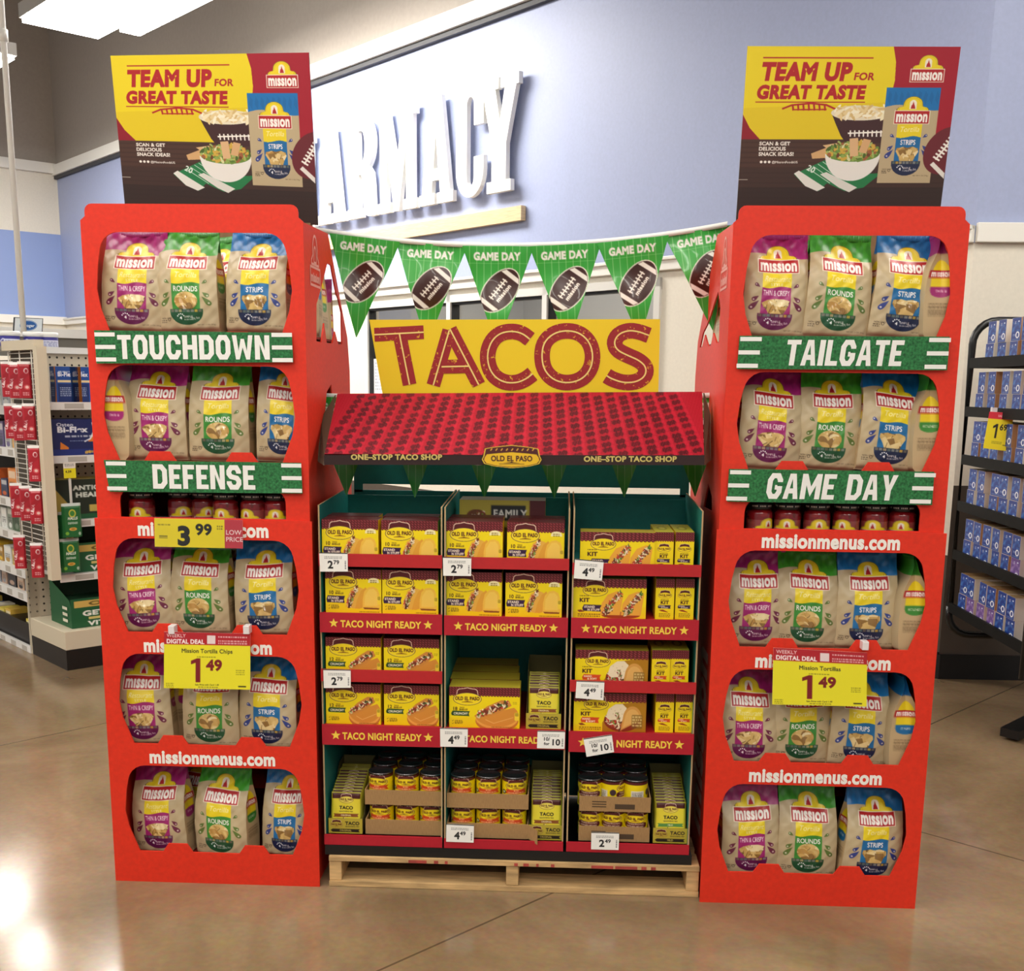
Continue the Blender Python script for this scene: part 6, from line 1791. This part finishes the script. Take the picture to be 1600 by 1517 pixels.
# ------------------------------------------------------------------ end cap of the aisle on the left
G0 = np.array([-2.348, 5.1345, 0.])
E1 = np.array([R2, R2, 0.]); E2 = np.array([-R2, R2, 0.])      # along the end cap / along the aisle
ALM = mat('shelf_almond', '#d9cdb4', .5); ALW = mat('shelf_white', '#e9e7e2', .4)
KICK = mat('kick_plate_black', '#171412', .35)
RAIL = mat('price_rail', '#eceae6', .35); RAILP = mat('rail_paper', '#bdb7ae', .6)
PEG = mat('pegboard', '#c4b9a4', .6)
nt = PEG.node_tree; tc = nt.nodes.new('ShaderNodeTexCoord')
def dots(nt, vec, pitch, rad, dark, base, ax):
    sep = nt.nodes.new('ShaderNodeSeparateXYZ'); nt.links.new(vec, sep.inputs[0])
    acc = None
    for a in ax:
        m1 = nt.nodes.new('ShaderNodeMath'); m1.operation = 'PINGPONG'; m1.inputs[1].default_value = pitch/2
        nt.links.new(sep.outputs[a], m1.inputs[0])
        m2 = nt.nodes.new('ShaderNodeMath'); m2.operation = 'POWER'; m2.inputs[1].default_value = 2; nt.links.new(m1.outputs[0], m2.inputs[0])
        if acc is None: acc = m2.outputs[0]
        else:
            m3 = nt.nodes.new('ShaderNodeMath'); m3.operation = 'ADD'; nt.links.new(acc, m3.inputs[0]); nt.links.new(m2.outputs[0], m3.inputs[1]); acc = m3.outputs[0]
    lt = nt.nodes.new('ShaderNodeMath'); lt.operation = 'LESS_THAN'; lt.inputs[1].default_value = rad*rad; nt.links.new(acc, lt.inputs[0])
    mx = nt.nodes.new('ShaderNodeMix'); mx.data_type = 'RGBA'; nt.links.new(lt.outputs[0], mx.inputs[0])
    mx.inputs[6].default_value = list(s2l(hx(base)))+[1]; mx.inputs[7].default_value = list(s2l(hx(dark)))+[1]
    nt.links.new(mx.outputs[2], nt.nodes['Principled BSDF'].inputs['Base Color'])
dots(nt, tc.outputs['Object'], .036, .0055, '#2a241d', '#c4b9a4', (0, 2))
# local frame of the end cap: x along E1, y along E2 (into the aisle)
GR = math.atan2(E1[1], E1[0])
gp = lambda px, py, e2=0.: (lambda p: (float((p-G0) @ E1), float(p[2])))(at(px, py, pl=(G0+E2*e2, E2)))
gs = lambda px, py, e1=0.: (lambda p: (float((p-G0) @ E2), float(p[2])))(at(px, py, pl=(G0+E1*e1, E1)))
SHF = .10     # end cap shelves start this far in
zA, zB_, zC, zD = [gp(x, y, SHF)[1] for x, y in ((100, 639), (110, 722), (118, 822), (120, 906))]
ec = thing('endcap_shelving', 'almond pegboard end cap shelving behind the left red tower', 'shelving', tuple(G0), GR)
EW = 1.15
b = MB(); b.box(0, EW, 0, .45, 0, .096); b.build('kick_plate', KICK, ec)
b = MB(); b.box(0, EW, .004, .45, .097, .188); b.build('base_deck', ALM, ec, bevel=.003)
b = MB(); b.box(0, EW, .45, .47, .189, 1.495); b.build('pegboard_back', PEG, ec)
b = MB(); b.box(-.01, EW, .42, .47, 1.495, 1.525); b.build('top_rail', ALW, ec)
x0s = gp(92, 905, SHF)[0]
for z in (zA, zB_, zC, zD):
    b = MB(); b.box(.03, EW, SHF, .45, z+.012, z+.03); sh = b.build('shelf', ALW, ec)
    b = MB(); b.box(.03, EW, SHF-.012, SHF-.001, z-.004, z+.032, 0)
    for i in range(7): b.box(.10+i*.15, .19+i*.15, SHF-.0135, SHF-.012, z+.002, z+.026, 1)
    b.build('price_rail', [RAIL, RAILP], sh)
b = MB(); b.box(-.052, -.008, -.02, .03, .445, 1.515); b.build('corner_post', ALM, ec)
# open wire grid hung on the aisle side
wg = MB()
WG0, WG1 = .035, .42
for i in range(44):
    z = .50+i*.0235
    wg.tube([(-.03, WG0, z), (-.03, WG1, z)], .0022, 5)
for y in (.10, .25, .40): wg.tube([(-.034, y, .48), (-.034, y, 1.53)], .003, 5)
wg.build('wire_grid', mat('wire_white', '#ece7dc', .4), ec)
b = MB(); b.box(-.01, .0, .02, .44, .10+.40, 1.50); b.build('side_pegboard', mat('gondola_dark_panel', '#5b544a', .8), ec)  # dark board behind the wire grid
b = MB(); b.box(-.05, -.005, .02, .44, 1.50, 1.545); b.build('grid_top_bar', ALM, ec)

# packs on the wire grid
RPM = art_mat('foil_pack_print', .28, .5, .2, .1, 40)
_ri = art_red_pack().out()
def pack_mesh(nm, ink, w, h, d, matl):
    return mesh_np(nm, *(lambda V, F, Cc: (np.concatenate([V, V*[1, -1, 1]]), np.concatenate([F, F[:, ::-1]+len(V)]), matl, np.concatenate([Cc, Cc*.8]), True))(*art_sheet(ink, lambda u, v: ((u-.5)*w, -d/2*np.clip(np.minimum(u, 1-u)*8, 0, 1)*np.clip((1-v)*8, 0.05, 1), v*h))))
def red_maker():
    o = bpy.data.objects.new('foil_pack', pack_mesh('foil_pack', _ri, .056, .165, .018, RPM)); COL.objects.link(o); o['category'] = 'foil pack'; return o
rows = [('top', ((14, 620), (26, 622), (41, 622))), ('second', ((19, 685), (32, 688), (48, 687))), ('third', ((56, 752),)), ('fourth', ((28, 808), (43, 813), (59, 818))), ('lowest', ((33, 888), (60, 902)))]
GY = -.055
for rn, ps in rows:
    for i, (px, yb) in enumerate(ps):
        p = at(px, yb, pl=(G0+E1*-.07, E1))
        s_, z_ = float((p-G0) @ E2), float(p[2])
        q = G0+E2*s_+E1*-.07
        nm = f'red foil pack, {["left", "middle", "right"][i] if len(ps) == 3 else ["left", "right"][i] if len(ps) == 2 else "single"}, on the {rn} hook row of the wire grid'
        place('redpack', red_maker, (q[0], q[1], z_), (0, 0, math.radians(12+6*i)), nm, 'red foil packs on the wire grid')
b = MB()
# products on the end cap
def gthing(name, me, e1, e2, z, label, cat, group=None, rz=0.):
    p = G0+E1*e1+E2*e2
    o = link(name, me, None, (p[0], p[1], z)); o.rotation_euler = (0, 0, GR+rz); tag(o, label, cat, group); return o
sbm = art_box('supplement_box', .12, .07, .165, art_biflex_small().out(), '#1b3f86', left=art_biflex_small(40).out())
for i, px in enumerate((110, 133)):
    gthing('supplement_box', sbm, gp(px, 640, SHF+.02)[0]+.0, SHF+.02, zA+.031, ['blue and orange supplement carton, left of two on the top end cap shelf', 'blue and orange supplement carton, right of two on the top end cap shelf'][i], 'carton', 'supplement cartons')
big = art_box('supplement_carton', .34, .14, .17, art_biflex().out(), '#1c2a66', left='#1d2f74')
gthing('supplement_carton', big, gp(73, 714, SHF+.01)[0]+.185, SHF+.015, zB_+.031, 'big navy and orange supplement carton on the second end cap shelf', 'carton')
blk = art_plain(1.2, .8, 110, '#1d2a1c', [('text', 'ANTIOXIDANT', .28, .22, .10, '#e8efe6', 'l', .05, .9), ('text', 'HEALTH', .32, .36, .10, '#e8efe6', 'l', .05, 1), ('rect', .5, .52, 1.2, .66, '#c9b15a'), ('poly', [(0, .1), (.22, .5), (.2, .8), (0, .8)], '#c2a64e'), ('rect', 0, .7, 1.2, .8, '#1b5a33')])
gthing('vitamin_carton', art_box('vitamin_carton', .42, .15, .19, blk.out(), '#b9a257', left='#c8b268'), gp(84, 812, SHF+.02)[0]+.215, SHF+.03, zC+.031, 'dark green and gold vitamin carton on the third end cap shelf', 'carton')
vit = art_vitamin().out()
def vit_tray(e1, e2, z, label):
    p = G0+E1*e1+E2*e2
    o = thing('vitamin_display', label, 'display carton', (p[0], p[1], z), GR, 'green vitamin display cartons')
    w, h, d = .46, .142, .26
    link('front_board', art_plate('front_board', vit, (-w/2, 0, 0), (w/2, 0, 0), (w/2, .0, h), (-w/2, .0, h), .003, '#14492a'), o)
    g = mat('green_card', '#1a5c34', .5)
    for s_ in (-1, 1):
        b = MB(); b.prism([[(0, 0), (d, 0), (d, h*1.5), (.02, h*.95), (0, h*.7)]], (s_*(w/2-.002)-.001, .003, 0), (0, 1, 0), ZV, np.array([.002, 0, 0]))
        b.build('side_board', g, o)
    b = MB(); b.box(-w/2+.003, w/2-.003, .004, d, .001, .12); b.box(-w/2+.003, w/2-.003, d-.004, d, .12, h*1.5); b.build('inner_fill', mat('green_card_dark', '#123c24', .6), o)
    b = MB()
    for k in range(3): b.add([(-w/2-.0035, .04+.0, .10-k*.03), (-w/2-.0035, .10, .10-k*.03), (-w/2-.0035, .10, .085-k*.03), (-w/2-.0035, .04, .085-k*.03)], [(0, 1, 2, 3)])
    b.build('side_print', mat('cream_print', '#e6e2cc', .6), o)
    return o
vit_tray(.054+.23, .05, .189, 'green and gold vitamin display carton on the bottom deck of the end cap')
vit_tray(.115+.23, SHF+.03, zD+.0305, 'green and gold vitamin display carton on the fourth end cap shelf')
gpm = pack_mesh('lozenge_bag', art_pack_green().out(), .092, .160, .025, RPM)
for i, (x0_, y1_, lab) in enumerate(((95, 889, 'green lozenge bag lowest on the hanging strip of the end cap'), (97, 846, 'green lozenge bag in the middle of the hanging strip, half covered'), (93.5, 830, 'green lozenge bag topmost on the hanging strip of the end cap'))):
    e1, z = gp(111, [893, 852, 838][i], .05)
    gthing('lozenge_bag', gpm, e1, SHF-.05-.02*(i == 2)+.02*(i == 1), z, lab, 'bag', 'green lozenge bags on the strip')
p = gp(107, 722, SHF-.03)
st = thing('clip_strip', 'thin white hanging strip with yellow price flag under the second end cap shelf', 'clip strip', tuple(G0+E1*p[0]+E2*(SHF-.032)+ZV*p[1]), GR)
b = MB(); b.box(-.006, .006, -.001, .001, -.52, 0); b.build('strip', mat('clear_strip', '#e5e3dc', .3), st)
pf = art_plain(.8, 1.1, 40, '#efe9e0', [('rect', 0, .42, .8, 1.1, '#efe21c'), ('text', '4.39', .12, .72, .16, '#3b2a10', 'l', .04), ('scrawl', .1, .12, .6, .06, '#777777', 2, 2)])
link('price_flag', art_plate('price_flag', pf.out(), (-.029, -.006, -.075), (.029, -.006, -.075), (.029, -.006, -.0), (-.029, -.006, -.0), .001), st)

# ---- the aisle shelving beyond the end cap
ai = thing('aisle_shelving', 'long aisle shelving with white price rails at the far left', 'shelving', tuple(G0+E2*.47), GR)
AL = 2.4
b = MB(); b.box(.02, .5, 0, AL, 0, .14); b.build('kick_plate', KICK, ai)
b = MB(); b.box(.0, .012, -.012, .012, .0, 1.48); b.box(.0, .05, -.02, .0, .0, 1.50); b.build('upright', ALM, ai)
b = MB(); b.box(.42, .5, 0, AL, .14, 1.48); b.build('back_panel', mat('gondola_back', '#4a4540', .8), ai)
AZ = [gs(20, y, 0)[1] for y in (1003, 921, 880, 832, 775, 715, 668)]
AZ = [gs(30, 1007, 0)[1]]+[gs(30, y, 0)[1] for y in (928, 893, 838, 787)]+[gs(10, y, 0)[1] for y in (705, 640)]
for z in AZ:
    b = MB(); b.box(.01, .42, 0, AL, z-.004, z+.012); sh = b.build('shelf', ALW, ai)
    b = MB(); b.box(-.004, .008, 0, AL, z-.025, z+.02, 0)
    for i in range(14): b.box(-.0052, -.004, .05+i*.16, .12+i*.16, z-.018, z+.012, 1)
    b.build('price_rail', [RAIL, RAILP], sh)
cols = [['#e7d05a', '#e3dccb', '#3f64ad', '#d8b24a'], ['#8d8f96', '#cfae94', '#2f2d33', '#b99a86'], ['#e8c23a', '#c9a23a', '#dfe0dc', '#b58a3c'], ['#dadad4', '#3f5a3a', '#7f8a78', '#e6e6e0'], ['#d8742c', '#e48a3a', '#37405f', '#c95f2c'], ['#e0a23c', '#d9d9d4', '#6c5f86', '#3c3a44'], ['#e7c66a', '#bfc3c9', '#d9d9d4', '#5c5a63']]
rr_ = random.Random(12)
pos = ['bottom', 'second', 'third', 'fourth', 'fifth', 'sixth', 'top']
protoc = {}
for li, z in enumerate(AZ):
    y = .04
    k = 0
    while y < 1.25:
        w = rr_.uniform(.07, .13); h = rr_.uniform(.07, .10) if li in (1, 2) else rr_.uniform(.09, .15)
        cidx = k % 4
        key = (li, cidx)
        if key not in protoc:
            ink = art_plain(1, 1.2, 26, cols[li][cidx], [('rect', .1, .12, .9, .4, '#f1ece2', .7), ('scrawl', .15, .55, .7, .07, '#2c2a2c', 3, k), ('ell', .5, .95, .3, .14, cols[li][(cidx+1) % 4])]).out()
            protoc[key] = art_box('product_pack', .09, .10, .115, ink, cols[li][cidx], left=ink)
        p = G0+E2*(.47+y+w/2)+E1*.03
        o = link('product_pack', protoc[key], None, (p[0], p[1], z+.0125)); o.scale = (w/.09*.9, 1, h/.115)
        o.rotation_euler = (0, 0, GR-math.pi/2)
        tag(o, f'small product pack, number {ORD[k] if k < 12 else "last"} from near end, {pos[li]} shelf of left aisle'.replace('number ', ''), 'pack', f'packs on the {pos[li]} aisle shelf')
        y += w+.012; k += 1
# tubs on top of the end cap and the store sign
def tub_maker():
    o = thing('supplement_tub', '', 'tub')
    ink = art_plain(2, .8, 60, '#37348f', [('rect', .7, .25, 1.3, .8, '#e4e6f2'), ('scrawl', .75, .35, .5, .06, '#55589a', 4, 3), ('line', [(.1, .1), (.4, .6), (.7, .2)], .08, '#cfd2ea'), ('line', [(1.4, .1), (1.7, .6), (2, .2)], .08, '#cfd2ea')]).out()
    V, F, Cc = art_sheet(ink, lambda u, v: (.047*np.cos(math.pi*1.5+(u-.5)*2*math.pi), .047*np.sin(math.pi*1.5+(u-.5)*2*math.pi), v*.05))
    link('tub_body', mesh_np('tub_body', V, F, CANM, Cc, True), o)
    b = MB(); b.lathe([(0, .05), (.049, .05), (.049, .070), (.046, .073), (0, .073)], 32); b.build('lid', mat('tub_lid_white', '#eeeeea', .4), o)
    return o
for i, px in enumerate((16, 53, 76)):
    p = at(px, 541, pl=(G0+E2*.60, E2))
    place('tub', tub_maker, (p[0], p[1], 1.527), (0, 0, GR), ['white-lidded blue tub on top of the end cap, standing apart on the left', 'white-lidded blue tub on top of the end cap, left of the pair', 'white-lidded blue tub on top of the end cap, right of the pair'][i], 'blue tubs on the end cap top')
b = MB(); p = G0+E2*.49; b.obox(G0+E2*.48+E1*-.4+ZV*1.505, E1*1.55, E2*.3, ZV*.02); o = b.build('top_shelf', mat('top_shelf_grey', '#8d8a86', .5)); tag(o, 'grey shelf board along the top of the end cap under the blue tubs', 'shelf')
for (xa, ya, xb, yb) in ((0, 528, 122, 512),):
    bb = MB(); bb.obox(G0+E2*1.5+E1*-.9+ZV*1.50, E1*2.6, E2*.05, ZV*.11, 0); bb.obox(G0+E2*1.48+E1*-.9+ZV*1.61, E1*2.6, E2*.3, ZV*.05, 1)
    tag(bb.build('valance', [mat('valance_grey', '#7c7870', .6), ALW]), 'grey and white valance board behind the blue tubs', 'valance')
sgp = (G0+E2*1.2, E2)
q = [at(x, y, pl=sgp) for x, y in ((21, 518), (66.5, 518), (67.5, 497.5), (22.5, 495.5))]
O = sum(q)/4
o = thing('store_sign', 'small white sign with a blue oval logo above the end cap', 'sign', tuple(O))
link('sign_face', art_plate('sign_face', art_kroger().out(), *[p-O for p in q], .012, '#22262c'), o)
b = MB(); b.obox(np.array([-.01, .02, -.25]), (.02, 0, 0), (0, .012, 0), (0, 0, .2)); b.build('stand', ALM, o)
# hanging pole
p = at(8, 0, pl=sgp); p2 = at(36, 505, pl=sgp)
b = MB(); b.tube([(p2[0], p2[1], 1.62), (p2[0], p2[1], 6.49)], .016, 10); b.tube([(p2[0], p2[1], 3.10), (p2[0], p2[1], 3.16)], .024, 10)
tag(b.build('ceiling_pole', mat('pole_white', '#e9e6de', .4)), 'thin white pole from ceiling to the top of the left aisle', 'pole')

# ------------------------------------------------------------------ rack of small blue boxes on the right
RXP = 1.75                       # plane of the box fronts; they face the display
rk = lambda px, py: (lambda p: (float(p[1]), float(p[2])))(at(px, py, X=RXP))
FRM = mat('rack_black', '#101010', .35)
rack = thing('product_rack', 'black wire-shelf rack holding blue boxes at the right edge', 'rack', (RXP, 4.0, 0))
far = rk(1517, 640)[0]
RY1 = far+.03; RY0 = 4.2
lips = [((1529.7, 574), (1600, 571)), ((1521, 651), (1600, 655.5)), ((1514, 727), (1600, 741)), ((1506.5, 801), (1600, 825)), ((1500, 876), (1598, 918)), ((1494, 963), (1591, 1012))]
RZ = []
for a_, b_ in lips:
    za, zb2 = rk(*a_)[1], rk(*b_)[1]; RZ.append((za+zb2)/2)
print('rack far', RY1, 'z', RZ, [rk(*a_) for a_, b_ in lips], [rk(*b_) for a_, b_ in lips])
b = MB()
zt, zl = RZ[0]+.20, RZ[-1]-.06
b.tube([(0, RY1-4.0+.02, RZ[-1]+.02), (0, RY1-4.0+.02, zt-.10)]+[(0+.10*(1-math.cos(t)), RY1-4.0+.02, zt-.10+.10*math.sin(t)) for t in np.linspace(.2, 1.57, 6)]+[(.45, RY1-4.0+.02, zt)], .016, 10); b.build('tube_frame', FRM, rack); b = MB()
b.tube([(0, RY1-4.0+.02, RZ[-1]+.02)]+[(.10*(1-math.cos(t)), RY1-4.0+.02, RZ[-1]-.02-.09*math.sin(t)) for t in np.linspace(.1, 1.57, 6)]+[(.45, RY1-4.0+.02, RZ[-1]-.11)], .016, 10); b.build('tube_frame', FRM, rack); b = MB()
b.tube([(0, RY0-4.0, .30), (0, RY0-4.0, zt)], .016, 10)
b.build('tube_frame', FRM, rack)
b = MB(); b.box(.30, .40, RY1-4.0-.25, RY1-4.0-.17, .02, zl+.1); b.build('post', FRM, rack)
b = MB(); b.obox((.02, RY1-4.0-.62, .012), (.5, .55, 0), (.05, -.06, 0), (0, 0, .035)); b.build('foot', FRM, rack)
b = MB(); b.box(.42, .45, RY0-4.0, RY1-4.0, RZ[-1]-.05, zt-.05); b.build('back_panel', mat('rack_back_black', '#191817', .6), rack)
for z in RZ:
    b = MB(); b.box(-.012, .0, RY0-4.0, RY1-4.0, z-.002, z+.040, 0); b.box(0, .42, RY0-4.0, RY1-4.0, z-.002, z+.006); b.build('shelf', mat('rack_shelf_grey', '#0b0b0b', .6, 0, .15), rack)
bi1 = art_blue().out(); bi2 = art_blue(44, '#6b4a93', '#b79ad0').out()
# each box lies with its small end towards the display
kraftl = '#b98a5e'; pinkish = '#d9b3a4'
bx = {k: art_box('drink_mix_box', .084, .15, .089, ink, oth, left=oth, right=oth, top=tp) for k, ink, oth, tp in (('blue', bi1, '#dcd6cc', '#b39468'), ('kraft', bi1, '#b0815a', '#9a7448'), ('purple', bi2, '#d9c6bd', '#b39468'))}
SN = ['top', 'second', 'third', 'fourth', 'fifth', 'lowest']
first_px = [((1487+3*0), 0)]
colsx = [(1545, 1562, 1582, 1600, 1618), (1529, 1546, 1566, 1585, 1602), (1522, 1536, 1552, 1572, 1592, 1612), (1515, 1530, 1551, 1565, 1583, 1603), (1510, 1524, 1538, 1554, 1571, 1587), (1502, 1514, 1532, 1547, 1563, 1579)]
for li, z in enumerate(RZ):
    for j, px in enumerate(colsx[li]):
        y = rk(px, lips[li][0][1]-40)[0]
        if y < RY0+.06: continue
        for lv in (0, 1):
            kind = 'purple' if (li == 5 and lv == 0 and j in (1, 2, 3)) or (li == 4 and lv == 0 and j == 5) else ('kraft' if (j+li) % 3 == 2 else 'blue')
            o = link('drink_mix_box', bx[kind], None, (RXP+.006+.004*((j+lv) % 2), y, z+.0065+lv*.0895))
            o.rotation_euler = (0, 0, -math.pi/2+random.uniform(-.04, .04))
            tag(o, f'small {"purple" if kind == "purple" else "blue"} box, {ordn[j]} from far end, {["lower", "upper"][lv]} layer, {SN[li]} shelf of black rack', 'box', f'small boxes on the {SN[li]} rack shelf')
pl = ((1.99, 0, 0), (1, .0, 0))
q = [at(x, y, pl=(at(1560, 648, X=1.725), (.5, 1, 0))) for x, y in ((1536, 700), (1574, 705), (1585, 645.5), (1546, 643))]
O = sum(q)/4
o = thing('price_sign', 'yellow 1.69 sale sign with pink top hanging on the black rack', 'price sign', tuple(O))
link('card', art_plate('card', art_169().out(), *[p-O for p in q], .0012), o)
b = MB(); b.obox(q[3]-O+np.array([.01, -.002, -.004]), (.02, 0, 0), (0, .02, 0), (0, 0, .02)); b.build('clip', CLIP, o)
